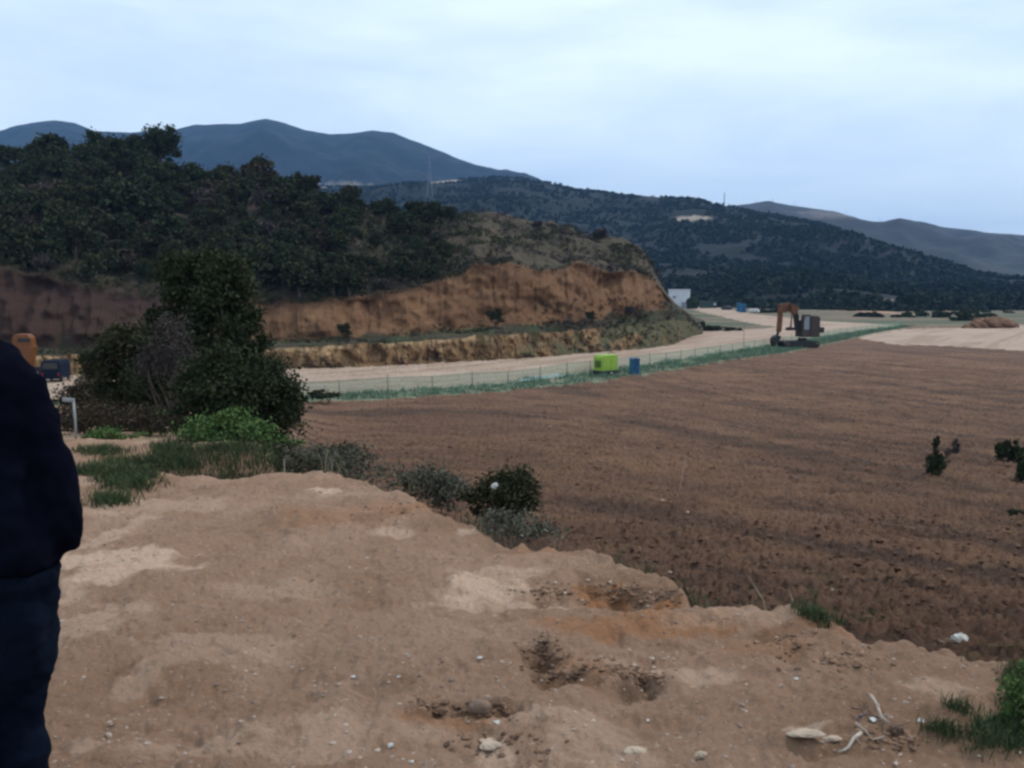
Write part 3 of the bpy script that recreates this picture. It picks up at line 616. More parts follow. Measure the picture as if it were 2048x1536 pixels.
for (u, t, s, k, lb) in [(990, 1.7, .62, 2, 'green bush on the ledge under the orange cliff'), (1180, 1.6, .42, 2, 'small bush on the ledge right of the green one'), (690, 1.6, .5, 2, 'low green bush on the left part of the ledge'), (1260, 1.9, .55, 4, 'grey scrub at the foot of the orange cliff near its end')]:
    put_tree(k, hill_pt(u, t), s, 1.0, lb, None, 'bush')

# ------------------------------------------------------------------ near bushes (sizes given by their outline at their distance)
def bush(name, label, cat, d, ub, lob, mat, nclus, nleaf, leaf, seed, group=None, spread=0.2, limbs=12, tr=None, crown='crown', twig=None, parts=('crown', 'trunk')):
    k = d/F; bx = (ub-CX)*k; base = np.array([bx, d, gz(bx, d)])
    L = []
    for l in lob:
        u, v, ru, rv = l[:4]; dy = (l[4] if len(l) > 4 else 0)*k
        p = P(u, v, d); L.append((p[0]-base[0], dy, p[2]-base[2], ru*k, ru*k*0.9, rv*k))
    o = make_bush(name, L, mat, nclus, nleaf, leaf, seed, trunk_r=tr or 0.02+0.0022*max(l[3] for l in lob)*k*10, loc=base, limbs=limbs, spread=spread, crown=parts[0], trunk=parts[1], twig_mat=twig)
    return tag(o, label, cat, group)
bush('evergreen_tree', 'tallest dark tree by the roadside, rising in front of the red cliff', 'tree', 27, 420,
     [(405, 565, 80, 58), (385, 530, 52, 34), (445, 595, 66, 60), (345, 610, 50, 50), (470, 640, 55, 55), (420, 690, 95, 70), (480, 700, 50, 50), (380, 760, 90, 70), (330, 660, 60, 50), (430, 548, 44, 34), (345, 575, 44, 40)], m_leaf_dark, 150, 30000, 0.085, 21, spread=.2, limbs=22, tr=.16)
bush('olive_tree', 'broad olive green bush between the dark tree and the orange truck', 'bush', 29, 270,
     [(250, 700, 60, 45), (300, 690, 60, 50), (215, 735, 45, 40), (280, 760, 80, 50), (330, 740, 50, 60)], m_leaf_olive, 90, 17000, 0.085, 22, spread=.22, limbs=14, tr=.1)
bush('dry_shrub', 'purplish grey leafless shrub in front of the tallest dark tree', 'shrub', 25, 345, [(345, 690, 42, 50), (365, 730, 36, 50), (320, 735, 40, 44)], m_leaf_grey, 50, 5200, 0.045, 23, spread=.28, limbs=26, tr=.05)
bush('evergreen_bush', 'large round dark bush where the field meets the slope', 'bush', 23, 490,
     [(470, 770, 90, 60), (420, 790, 70, 55), (545, 800, 58, 62), (500, 830, 90, 60), (560, 850, 40, 50), (450, 720, 45, 32), (390, 840, 50, 40), (530, 745, 50, 34)], m_leaf_dark, 150, 30000, 0.07, 24, spread=.2, limbs=18, tr=.11)
bush('green_bush', 'bright green leafy bush at the foot of the large round bush', 'bush', 15.0, 450,
     [(450, 875, 76, 42), (400, 890, 50, 36), (505, 882, 54, 40), (455, 852, 58, 26), (540, 900, 55, 28), (590, 915, 40, 20)], m_leaf_green, 110, 17000, 0.045, 25, spread=.2, limbs=18, tr=.03)
bush('brown_scrub', 'brown dry scrub left of the round bush behind the white bent post', 'shrub', 32, 230, [(230, 800, 80, 34), (160, 810, 60, 32), (300, 805, 70, 36), (240, 845, 90, 28), (180, 780, 50, 26)], m_leaf_brown, 100, 12000, 0.07, 26, spread=.25, limbs=20, tr=.05)
bush('brown_scrub', 'reddish brown low scrub on the slope beside the bent post', 'shrub', 22, 200, [(190, 830, 60, 22), (250, 835, 60, 20), (150, 845, 40, 18), (310, 850, 50, 16)], m_leaf_brown, 80, 8000, 0.045, 226, spread=.26, limbs=20, tr=.03)
bush('green_shrub', 'small green shrub low on the slope right of the bent post', 'shrub', 19, 210, [(215, 868, 34, 12), (180, 878, 24, 9), (260, 872, 30, 10)], m_leaf_green, 36, 2400, 0.035, 227, limbs=8, tr=.012)
bush('green_shrub', 'low green shrub in front of the brown scrub', 'shrub', 24, 290, [(300, 835, 36, 18), (250, 850, 46, 14), (330, 850, 28, 14)], m_leaf_green, 40, 3200, 0.05, 27, limbs=8, tr=.02)
bush('weedy_shrub', 'dark green weedy shrub at the left end of the mound edge', 'shrub', 10.8, 245, [(240, 970, 40, 24), (215, 985, 26, 16), (280, 945, 40, 22)], m_leaf_olive, 40, 2600, 0.028, 28, limbs=10, tr=.012)
bush('dry_shrub', 'grey twiggy shrub just behind the top corner of the mound', 'shrub', 13.5, 680, [(640, 925, 55, 34), (700, 925, 55, 34), (590, 925, 50, 30), (740, 950, 34, 24)], m_leaf_edge, 80, 3000, 0.032, 29, spread=.3, limbs=34, tr=.02)
bush('weedy_shrub', 'olive weeds mixed with the grey twigs behind the mound corner', 'shrub', 14.5, 620, [(600, 930, 60, 26), (660, 920, 60, 26), (560, 915, 40, 26)], m_leaf_olive, 60, 4600, 0.035, 30, spread=.26, limbs=10, tr=.015)
bush('sparse_shrub', 'sparse grey green shrub left of the dark one on the mound flank', 'shrub', 11.0, 860, [(850, 965, 50, 30), (890, 985, 46, 28), (810, 970, 36, 24)], m_leaf_edge, 60, 3600, 0.03, 31, spread=.3, limbs=26, tr=.015, twig=m_leaf_grey)
bush('dark_shrub', 'dark leafy shrub holding a white scrap on the mound flank', 'shrub', 9.5, 1010, [(1000, 985, 56, 38), (1035, 975, 36, 36), (965, 1000, 40, 28), (1040, 1010, 36, 28)], m_leaf_olive, 90, 6000, 0.028, 32, spread=.28, limbs=26, tr=.018)
bush('dry_shrub', 'low grey green twigs in the dip below the dark leafy shrub', 'shrub', 7.4, 1040, [(1040, 1050, 60, 24), (990, 1040, 40, 22), (1090, 1064, 36, 18)], m_leaf_edge, 60, 1500, 0.022, 33, spread=.32, limbs=34, tr=.010)
bush('leafy_bush', 'dense green bush cut off by the lower right corner', 'bush', 3.45, 2080, [(2070, 1400, 56, 56), (2055, 1470, 60, 50), (2080, 1360, 46, 40), (2045, 1525, 60, 46), (2110, 1440, 70, 90)], m_leaf_green, 110, 15000, 0.013, 34, spread=.2, limbs=14, tr=.008)
bush('sapling', 'small dark conical sapling standing alone on the ploughed field', 'sapling', 44, 1868, [(1868, 935, 18, 20), (1871, 915, 12, 18), (1874, 893, 7, 16)], m_leaf_dark, 36, 2800, 0.09, 35, limbs=6, tr=.05)
bush('sapling', 'thin sparse sapling behind the conical one on the field', 'sapling', 50, 1905, [(1910, 893, 9, 14), (1897, 905, 7, 10)], m_leaf_grey, 22, 500, 0.09, 36, limbs=6, tr=.03)
bush('field_bush', 'bushy green shrub on the field at the right edge', 'bush', 50, 2015, [(2010, 900, 19, 16), (2030, 899, 18, 18), (2000, 905, 12, 12), (2020, 910, 18, 10)], m_leaf_dark, 36, 2600, 0.1, 37, limbs=6, tr=.05)
bush('field_bush', 'dark bush cut by the right edge below the bushy green one', 'bush', 43, 2046, [(2048, 930, 14, 24), (2052, 950, 16, 14)], m_leaf_dark, 30, 2000, 0.09, 38, limbs=6, tr=.04)
bush('field_bush', 'low bush at the right edge halfway down the field', 'bush', 33, 2035, [(2028, 1036, 16, 15), (2046, 1042, 16, 12)], m_leaf_dark, 30, 1700, 0.07, 39, limbs=6, tr=.03)
bush('roadside_bush', 'dark shrub at the field corner beside the pale road', 'bush', 84, 655, [(640, 788, 20, 8), (665, 791, 18, 6), (625, 790, 14, 6)], m_leaf_dark, 30, 1300, 0.16, 40, limbs=5, tr=.05)
bush('far_bush', 'dark bush beside the brown soil heap far right', 'bush', 300, 1925, [(1915, 634, 18, 10), (1940, 638, 18, 9)], m_leaf_dark, 30, 1000, 0.6, 41, limbs=5, tr=.15)
hp = bush('hedge_bush', 'dark bush at the left end of the row below the upper track', 'bush', 240, 1400, [(1395, 650, 12, 8), (1406, 653, 10, 6), (1400, 656, 14, 5)], m_leaf_dark, 26, 700, 0.45, 42, 'dark bushes below the upper track', limbs=4, tr=.12)
for ih, (u, v) in enumerate([(1413, 652), (1424, 656), (1437, 658), (1450, 660), (1463, 662), (1476, 663)]):
    c_ = copy_tree(hp); c_['label'] = 'dark bush in the row below the upper track, ' + (['second', 'third', 'fourth', 'fifth', 'sixth'] + ['last'])[ih] + ' from the left end' if ih < 5 else 'dark bush at the right end of the row below the upper track'; d = 232; x = (u-CX)/F*d; c_.location = (x, d+random.uniform(-3, 3), gz(x, d)); s_ = 0.85 - 0.006*(u-1413); c_.scale = (s_*1.1, s_, s_*.8); c_.rotation_euler = (0, 0, u)

# distant band of meadow bushes under the wooded hill
fb = bush('meadow_bush', 'small dark bush in the meadow at the foot of the wooded hill', 'bush', 430, 1700, [(1700, 617, 8, 4.5), (1707, 618, 7, 4)], m_leaf_dark, 20, 420, 0.7, 43, 'meadow bushes', limbs=3, tr=.15)
MB_ = [fb]
for i in range(24):
    c_ = copy_tree(fb); MB_.append(c_); d = random.uniform(330, 440); u = random.choice([random.uniform(1500, 2048), random.uniform(1780, 2048)]); x = (u-CX)/F*d; c_.location = (x, d, gz(x, d)-.3); s_ = random.uniform(.5, 1.3); c_.scale = (s_*1.2, s_, s_*.8); c_.rotation_euler = (0, 0, random.uniform(0, 6))

for i, o in enumerate(sorted(MB_, key=lambda o: o.location.x/o.location.y)):
    n = len(MB_); od = (['leftmost'] + [a + ' from the left' for a in ORD[1:]])[i] if i < 12 else (['rightmost'] + [a + ' from the right' for a in ORD[1:]] + ['thirteenth from the right'])[n-1-i]
    o['label'] = 'small dark meadow bush at the foot of the wooded hill, ' + od
# ------------------------------------------------------------------ grass (uncountable)
def blades(name, P0, h, wd, mat, seed, per=6, spread=0.05, bend=0.4):
    r = np.random.default_rng(seed); n = len(P0)*per; B = np.repeat(np.asarray(P0), per, 0); B = B + r.normal(size=(n, 3))*np.array([spread, spread, 0])
    H = (np.repeat(np.asarray(h), per) if hasattr(h, '__len__') else np.full(n, h))*r.uniform(.5, 1.25, n); a = r.uniform(0, 6.28, n); s = np.stack([np.cos(a), np.sin(a), 0*a], 1)*wd
    ln = r.normal(size=(n, 3))*bend; ln[:, 2] = 1; m = B + ln*H[:, None]*np.array([.35, .35, .6]); t = B + ln*H[:, None]*np.array([1, 1, .95])
    V = np.stack([B-s, B+s, m+s*.7, m-s*.7], 1).reshape(-1, 3); V2 = np.stack([m-s*.7, m+s*.7, t+s*.08, t-s*.08], 1).reshape(-1, 3)
    VV = np.concatenate([V, V2]); ti = np.repeat(np.clip(r.random(n), 0, 1), 4)
    o = mesh_np(name, VV, np.arange(len(VV)).reshape(-1, 4), mat, attrs={'tint': np.concatenate([ti, ti])}); o['kind'] = 'stuff'; return o
def patch_pts(patches, seed):
    r = random.Random(seed); out = []
    for (u, v, ru, rv, n) in patches:
        for _ in range(n):
            a = r.gauss(0, .5); b_ = r.gauss(0, .5); g = ground_at(u + a*ru, v + b_*rv); out.append(g)
    return np.array(out)
blades('grass', patch_pts([(200, 905, 60, 8, 90), (330, 900, 50, 12, 90), (180, 945, 40, 8, 70), (260, 960, 60, 26, 260), (330, 930, 70, 10, 200), (220, 1005, 40, 8, 70), (250, 930, 60, 12, 80), (560, 925, 50, 10, 80)], 1), 0.11, 0.005, m_grass, 1, 8, .05)
def behind(lst, seed, lo=0.2, hi=1.6):
    r = random.Random(seed); out = []
    for (u0, u1, n) in lst:
        for _ in range(n):
            u = r.uniform(u0, u1); az = (u-CX)/F; d = float(np.interp(az, E_az, E_y)) + r.uniform(lo, hi); out.append((az*d, d, gz(az*d, d)))
    return np.array(out)
blades('long_grass', behind([(300, 640, 620)], 2, .7, 2.4), 0.13, 0.006, m_grass, 2, 7, .12)
blades('green_grass', behind([(330, 640, 300)], 22, .9, 3.0), 0.18, 0.006, m_leaf_olive, 22, 6, .1)
blades('flank_grass', behind([(830, 960, 160), (1225, 1360, 260), (1370, 1450, 90)], 3, .0, 1.0), 0.14, 0.004, m_grass, 3, 6, .05)
blades('dry_flank_grass', behind([(640, 1130, 500), (1380, 1600, 60)], 4, .1, 1.8), 0.28, 0.004, m_grass_dry, 4, 5, .08)
blades('clump_grass', patch_pts([(1615, 1222, 26, 10, 90), (1640, 1236, 40, 8, 120), (1720, 1250, 46, 9, 110), (1745, 1225, 30, 12, 70), (1625, 1205, 10, 8, 40), (1680, 1250, 30, 6, 50)], 5), 0.07, 0.0035, m_grass, 5, 6, .03)
blades('corner_grass', patch_pts([(1990, 1312, 40, 8, 120), (2040, 1320, 30, 8, 100), (1990, 1470, 60, 40, 160), (2030, 1440, 30, 50, 160), (1920, 1425, 26, 5, 30), (1890, 1470, 36, 6, 40), (2030, 1360, 22, 20, 100)], 6), 0.06, 0.002, m_grass, 6, 6, .02)
def in_poly_pts(pg, n, seed):
    r = np.random.default_rng(seed); lo = pg.min(0); hi = pg.max(0); out = []
    while len(out) < n:
        x = r.uniform(lo[0], hi[0], 20000); y = r.uniform(lo[1], hi[1], 20000); k = inpoly(x, y, pg) & (x/y < .62) & (x/y > -.62); out += list(zip(x[k], y[k]))
    a = np.array(out[:n]); return np.c_[a, height(a[:, 0], a[:, 1], False)]
pv_ = in_poly_pts(P_VERGE, 6000, 7)
blades('verge_grass', pv_, np.clip(0.42 + 0.5*perlin(pv_[:, 0]*0.25, pv_[:, 1]*0.25, 77), 0.1, 0.9), 0.05, m_grass_teal, 7, 4, .3)
fp = poly([(800, 830), (1200, 800), (2048, 760), (2048, 1250), (1500, 1190), (1100, 1060), (800, 960)])
wp = in_poly_pts(fp, 6500, 8); wp = wp[(edge_dist(wp[:, 0], wp[:, 1]) > 1.5)]
blades('field_weeds', wp, 0.12, 0.012, m_grass_dry, 8, 3, .12)
# stubble and clods turned up by the plough
def clods(name, pts, smin, smax, mat, seed, keep=None):
    r = np.random.default_rng(seed); bm = bmesh.new(); bmesh.ops.create_icosphere(bm, subdivisions=1, radius=1); bv = np.array([v.co[:] for v in bm.verts]); bf = np.array([[v.index for v in f.verts] for f in bm.faces]); bm.free()
    n = len(pts); s = r.uniform(smin, smax, n)*r.uniform(.6, 1.3, n); S3 = s[:, None]*r.uniform(.6, 1.3, (n, 3)); S3[:, 2] *= .65
    dist = np.hypot(np.asarray(pts)[:, 0], np.asarray(pts)[:, 1]); s = s*(np.clip(dist/30, .3, 1.1) if smax > .1 else 1); S3 = s[:, None]*r.uniform(.6, 1.3, (n, 3)); S3[:, 2] *= .5
    V = bv[None]*(1 + r.uniform(-.28, .28, (n, len(bv), 1)))*S3[:, None, :]; a = r.uniform(0, 6.28, n)
    X = V[:, :, 0]*np.cos(a)[:, None] - V[:, :, 1]*np.sin(a)[:, None]; Y = V[:, :, 0]*np.sin(a)[:, None] + V[:, :, 1]*np.cos(a)[:, None]
    V = np.stack([X, Y, V[:, :, 2]], -1) + np.asarray(pts)[:, None, :]
    Q = (bf[None] + np.arange(n)[:, None, None]*len(bv)).reshape(-1, 3); o = mesh_np(name, V.reshape(-1, 3), Q, mat); o['kind'] = 'stuff'; return o
m_clod, nt, b = new_mat('soil clod'); set_base(nt, b, mixc(nt, noise(nt, 0.9, 5, .7, .4, .62), (0.0723, 0.0493, 0.0374), (0.1573, 0.1105, 0.0808)))
cp = in_poly_pts(fp, 9000, 9); cp = cp[(edge_dist(cp[:, 0], cp[:, 1]) > .9) & (cp[:, 1] < 60)]
near = []
r9 = np.random.default_rng(19)
while len(near) < 3600:
    d = r9.uniform(7, 32); az = r9.uniform(-0.1, .6); x = az*d
    if float(edge_dist(np.array([x]), np.array([d]))[0]) > .9: near.append((x, d))
near = np.array(near); near = np.c_[near, height(near[:, 0], near[:, 1])]
clods('soil_clods', np.concatenate([cp, near]), 0.045, 0.12, m_field, 9)
m_grav, nt, b = new_mat('gravel'); set_base(nt, b, mixc(nt, noise(nt, 2.5, 5, .7, .4, .6), (0.16, 0.11, 0.085), (0.38, 0.30, 0.24)))
gp = []
while len(gp) < 2600:
    d = r9.uniform(2.6, 11); az = r9.uniform(-0.6, .6); x = az*d
    if float(edge_dist(np.array([x]), np.array([d]))[0]) < -.15: gp.append((x, d))
gp = np.array(gp); gp = np.c_[gp, height(gp[:, 0], gp[:, 1])]
clods('gravel', gp, 0.004, 0.013, m_grav, 10)

crumb = []
rc = random.Random(77)
for (u, v, ru, rv, n) in [(1085, 1305, 40, 26, 90), (1130, 1350, 50, 14, 90), (1285, 1355, 50, 18, 100), (1200, 1335, 80, 22, 60), (960, 1425, 60, 16, 90), (1240, 1190, 90, 22, 150), (1320, 1200, 60, 12, 70), (1100, 1185, 60, 12, 60), (870, 1415, 50, 14, 50), (1590, 1290, 80, 34, 60), (1780, 1480, 60, 20, 50), (1000, 1490, 100, 24, 70), (800, 1020, 90, 16, 60), (1700, 1320, 90, 24, 60)]:
    for _ in range(n): crumb.append(ground_at(u + rc.gauss(0, .55)*ru, v + rc.gauss(0, .55)*rv))
m_crumb, nt, b = new_mat('loose dark soil'); set_base(nt, b, mixc(nt, noise(nt, 9, 4, .7, .4, .6), (0.0723, 0.0422, 0.0285), (0.2125, 0.1276, 0.0808)))
clods('soil_crumbs', crumb, 0.006, 0.020, m_crumb, 78)
# ------------------------------------------------------------------ stones, litter and sticks
m_stone = plain('pale stone', (0.44, 0.34, 0.25), .9, .2, .4, 8); m_white = plain('white plastic', (0.5, 0.49, 0.46), .5, .4, .12, 12)
m_wrock = plain('whitish rock', (0.60, 0.56, 0.50), .9, .2, .35, 4); m_black = plain('black plastic', (0.02, 0.022, 0.03), .4, .5)
m_stick = plain('peeled stick', (0.42, 0.33, 0.26), .8, .3, .5, 18); m_twig = plain('dark twig', (0.12, 0.07, 0.05), .9, .2, .4, 18)
m_cbrown = plain('brown clod', (0.13, 0.085, 0.06), .95, .1, .5, 6)
def rock(name, label, cat, at, sz, mat, seed, group=None, sub=3, rough=.3, sink=.25, rz=0):
    bm = bmesh.new(); bmesh.ops.create_icosphere(bm, subdivisions=sub, radius=1); a = np.array([v.co[:] for v in bm.verts]); bm.verts.ensure_lookup_table()
    n = 1 + rough*fbm(a[:, 0]*1.3 + a[:, 2]*.7 + seed, a[:, 1]*1.3 - a[:, 2], 3, seed)
    for v, k in zip(bm.verts, n): v.co = Vector((v.co.x*sz[0]*k, v.co.y*sz[1]*k, v.co.z*sz[2]*k))
    me = bpy.data.meshes.new(name); bm.to_mesh(me); bm.free(); me.materials.append(mat); o = bpy.data.objects.new(name, me); COL.objects.link(o)
    o.location = (at[0], at[1], at[2] + sz[2]*(1-2*sink)); o.rotation_euler = (0, 0, rz); return tag(o, label, cat, group)
g = ground_at(1918, 1290); k = g[1]/F
rock('rock', 'large whitish rock lying at the near edge of the field', 'rock', g, (17*k, 13*k, 15*k), m_wrock, 3, sub=3, rough=.5, sink=.15)
g = ground_at(1895, 1292); rock('soil_lump', 'brown lump of soil at the foot of the whitish rock', 'clod', g, (26*g[1]/F, 12*g[1]/F, 6*g[1]/F), m_cbrown, 4, rough=.5)
g = ground_at(1610, 1478); k = g[1]/F; rock('flat_stone', 'flat pale slab of stone with a dark underside near the sticks', 'stone', g + np.array([0, 0, .004]), (36*k, 16*k, 6*k), m_stone, 8, rough=.35, sink=.05)
g = ground_at(1665, 1480); rock('flat_stone', 'smaller pale slab touching the right end of the flat slab', 'stone', g, (20*g[1]/F, 9*g[1]/F, 6*g[1]/F), m_stone, 9, rough=.35, sink=.1)
g = ground_at(1270, 1508); rock('stone', 'rounded pale stone at the bottom edge of the picture', 'stone', g, (24*g[1]/F, 16*g[1]/F, 7*g[1]/F), m_stone, 10, rough=.3)
g = ground_at(1402, 1518); rock('stone', 'small pale stone at the bottom edge, right of the rounded one', 'stone', g, (13*g[1]/F, 10*g[1]/F, 8*g[1]/F), m_stone, 12, rough=.3)
g = ground_at(985, 1500); rock('stone', 'pale jagged stone half buried at the bottom centre', 'stone', g, (24*g[1]/F, 20*g[1]/F, 5*g[1]/F), m_stone, 14, rough=.6)
g = ground_at(960, 1424); rock('stone', 'round earthy stone set in the small hollow', 'stone', g, (24*g[1]/F, 18*g[1]/F, 16*g[1]/F), m_cbrown, 15, rough=.15, sink=.35).data.materials[0] = plain('earthy stone', (0.22, 0.15, 0.11), .95, .1, .4, 9)
STL = ['small pale stone far out on the field beyond the dark leafy shrub', 'small pale stone on the field, left of its middle', 'small pale stone on the field just right of another one', 'pale stone on the field above the grass tufts', 'pale stone on the mound above the orange gouge, left end', 'pale stone at the mound rim right of the orange gouge', 'pale stone on the right slope of the mound above the crumpled plastic', 'small stone at the mound rim before the grass tufts', 'pale stone below the orange gouge', 'pale stone at the left edge of the orange gouge', 'pale stone in the middle of the orange gouge', 'pale stone left of the orange gouge beside the pale patch', 'pale stone on the large pale patch of the mound', 'lone pale stone in the middle of the mound', 'pale stone on the small dark crack left of the gouge', 'pale stone on the top of the mound near its far corner', 'small pale stone on the field left of the conical sapling', 'pale stone at the right end of the gouge', 'pale stone by the dense green corner bush', 'small pale stone at the lower edge of the orange gouge']
for i, (u, v) in enumerate([(1100, 857), (1325, 1000), (1375, 1035), (1665, 1180), (1110, 1168), (1340, 1152), (1955, 1382), (1560, 1190), (1300, 1188), (1175, 1165), (1220, 1170), (1130, 1192), (900, 1165), (735, 1120), (1095, 1190), (640, 985), (1710, 985), (1380, 1198), (2040, 1395), (1165, 1205)]):
    g = ground_at(u, v); k = g[1]/F; s = random.uniform(2.2, 4.6)*k; rock('pale_stone', STL[i], 'stone', g, (s*1.3, s, s*.7), m_stone, 30+i, 'small pale stones', sub=2, rough=.4, rz=i)
for i, (u, v, ru, lb) in enumerate([(706, 1350, 7, 'leftmost white scrap on the mound, above the round earthy stone'), (961, 1322, 8, 'white scrap left of the dug hollow'), (797, 1356, 6, 'faint white scrap between two brighter ones'), (781, 1493, 12, 'white scrap near the bottom edge, below the row of scraps'),
        (1296, 1450, 6, 'tiny white scrap on the bare ground right of the hollows'), (1592, 1362, 7, 'white scrap on the right slope above the slab'), (1842, 1446, 13, 'bright white crumpled plastic right of the sticks'), (1860, 1459, 8, 'thin white strip beside the crumpled plastic'), (1745, 1443, 12, 'white scrap inside the black ring by the sticks'), (993, 1448, 9, 'white scrap under the round earthy stone'), (822, 1523, 8, 'white scrap at the very bottom edge'), (865, 1090, 4, 'white speck of plastic near the mound crest'), (1048, 1088, 9, 'white scrap on the rim below the grey twigs')]):
    g = ground_at(u, v); k = g[1]/F
    rock('plastic_scrap', lb, 'litter', g + np.array([0, 0, .002]), (ru*k*.6, ru*k*.5, ru*k*.22), m_white, 60+i, sub=3, rough=.9, sink=.1, rz=i*1.3)
q = P(989, 975, 9.05); rock('plastic_scrap', 'white scrap caught in the dark leafy shrub', 'litter', q, (.025, .02, .03), m_white, 90, rough=.7)
g = ground_at(1742, 1444); k = g[1]/F; gg = G(); ring = [(g[0] + 26*k*math.cos(a), g[1] + 30*k*math.sin(a), g[2] + .006) for a in np.linspace(0.4, 5.6, 18)]; gg.tube(ring, 2.2*k, 6); tag(gg.build('rubber_ring', m_black, None, True), 'dark curved ring lying around the white scrap by the sticks', 'ring')
def stick(label, pxs, rad, mat, lift=.012, twigs=(), name='branch'):
    g = G(); pts = []
    for i, (u, v) in enumerate(pxs):
        q = ground_at(u, v); q[2] += lift*(1 + .6*math.sin(i*2.1)); pts.append(q)
    k = pts[0][1]/F; rs = np.linspace(rad, rad*.55, len(pts))*k; g.tube(pts, list(rs), 8)
    for (i, u, v) in twigs:
        q = ground_at(u, v); q[2] += .02; g.tube([pts[i], (pts[i]+q)/2 + np.array([0, 0, .006]), q], [rs[i]*.6, rs[i]*.45, rs[i]*.2], 6)
    return tag(g.build(name, mat, None, True), label, 'stick')
stick('thick pale stick with a stub, pointing down to the brown clod', [(1741, 1408), (1752, 1428), (1763, 1444), (1776, 1462)], 4.6, m_stick, .03, [(0, 1733, 1402), (2, 1778, 1440)])
stick('peeled whitish stick lowest in the pile of sticks', [(1722, 1483), (1708, 1492), (1697, 1503), (1688, 1512), (1676, 1521)], 4.0, plain('birch stick', (0.45, 0.38, 0.31), .8, .3, .4, 25), .02, [(1, 1720, 1500)])
stick('forked tan twig between the thick stick and the whitish one', [(1710, 1463), (1728, 1482), (1745, 1492), (1768, 1488)], 2.4, m_stick, .02, [(1, 1735, 1470), (2, 1772, 1500)])
stick('thin dark twig leaning out of the brown clod', [(1702, 1428), (1720, 1432), (1745, 1448)], 1.8, m_twig, .02, [(1, 1712, 1405)])
stick('thin dark twig running right from the brown clod', [(1772, 1480), (1795, 1470), (1818, 1455)], 1.8, m_twig, .02, [(1, 1812, 1470)])
g = ground_at(1790, 1470); rock('soil_lump', 'brown clod of earth among the sticks', 'clod', g, (18*g[1]/F, 12*g[1]/F, 10*g[1]/F), m_cbrown, 44, rough=.5)
def stem(label, d, u0, v0_, u1, v1_, rad, mat, name='dead_weed'):
    p1 = P(u1, v1_, d); x = (u0-CX)/F*d; p0 = np.array([x, d, gz(x, d)]); g = G(); g.tube([p0, (p0+p1)/2 + np.array([.01, 0, 0]), p1], [rad, rad*.8, rad*.5], 6); return tag(g.build(name, mat, None, True), label, 'stem')
stem('pale leaning dead stem beside the large round bush', 15, 632, 905, 588, 862, .012, m_stick)
stem('pale dead stem rising at the mound corner', 12.2, 560, 950, 568, 918, .011, m_stick)
stem('thin dead stalk standing in the field', 33, 1355, 950, 1371, 918, .02, m_stick)

# ------------------------------------------------------------------ bent white post
m_wmetal = plain('weathered white metal', (0.27, 0.28, 0.28), .6, .4, .3, 10)
d = 17.0; k = d/F; x = (141-CX)*k; z0 = gz(x, d); pr = empty('bent_post', (x, d, z0)); tag(pr, 'whitish metal post with a bent-over top beside the person', 'post')
zt = P(141, 800, d)[2] - z0
g = G(); g.tube([(0, 0, -.1), (.005, 0, zt*.5), (-.01, 0, zt-.02)], .024, 8); g.build('upright', m_wmetal, pr, True)
g = G(); g.box((-.10, 0, zt), (.22, .05, .07), (0, .08, 0)); g.build('crossbar', m_wmetal, pr, bevel=.006)

# ------------------------------------------------------------------ fence
m_post = plain('fence post', (0.10, 0.14, 0.10), .7); m_net = bpy.data.materials.new('green netting'); m_net.use_nodes = True; nt = m_net.node_tree; b = nt.nodes['Principled BSDF']
b.inputs['Base Color'].default_value = (0.22, 0.34, 0.24, 1); b.inputs['Roughness'].default_value = .8; b.inputs['Alpha'].default_value = .45
fence_px = [(470, 806), (600, 797), (700, 792), (800, 786), (900, 779), (1000, 770), (1100, 760), (1180, 749), (1300, 732), (1450, 708), (1560, 691), (1680, 671), (1800, 655)]
fl = poly(fence_px); seg = np.r_[0, np.cumsum(np.hypot(*np.diff(fl, axis=0).T))]
fe = empty('wire_fence', (fl[0][0], fl[0][1], BASE)); tag(fe, 'long thin wire fence with green netting between the road and the field', 'fence')
def along_f(s): return np.array([np.interp(s, seg, fl[:, 0]), np.interp(s, seg, fl[:, 1])])
fp_pos = []; s = 0; 
while s < seg[-1]:
    fp_pos.append(along_f(s)); s += 5.2
o0 = np.array([fl[0][0], fl[0][1], BASE]); pm = None
for i, (x, y) in enumerate(fp_pos):
    hh = 1.75 + .15*math.sin(i*2.7) + (2.6 if i == 19 else 0); z = gz(x, y); g = G(); g.tube([(0, 0, -.3), (.03*math.sin(i), .02, hh)], .045, 6)
    g.build('fence_post', m_post, fe, True, loc=np.array([x, y, z]) - o0)
g = G(); n = len(fp_pos); vs = []
for i, (x, y) in enumerate(fp_pos):
    z = gz(x, y); sag = .05*math.sin(i*1.7); vs += [(x-o0[0], y-o0[1], z-BASE+.05), (x-o0[0], y-o0[1], z-BASE+1.6+sag)]
g.add(vs, [(2*i, 2*i+2, 2*i+3, 2*i+1) for i in range(n-1)]); g.build('netting', m_net, fe)
g = G()
for hz in (.5, 1.0, 1.5): g.tube([(x-o0[0], y-o0[1], gz(x, y)-BASE+hz) for x, y in fp_pos], .012, 4)
g.build('wires', m_post, fe)
# pale pipes beside the fence
for (a, b_, lb) in [((1040, 762), (1132, 751), 'long pale blue pipe lying on the grass by the fence'), ((1050, 757), (1118, 749), 'second pale pipe lying behind the long one')]:
    p = onz(a[0], a[1], BASE+.25); q = onz(b_[0], b_[1], BASE+.25); g = G(); g.tube([p, (p+q)/2 + np.array([0, 0, -.06]), q], .15, 10); tag(g.build('pipe', plain('pale blue plastic', (0.50, 0.60, 0.62), .5), None, True), lb, 'pipe')

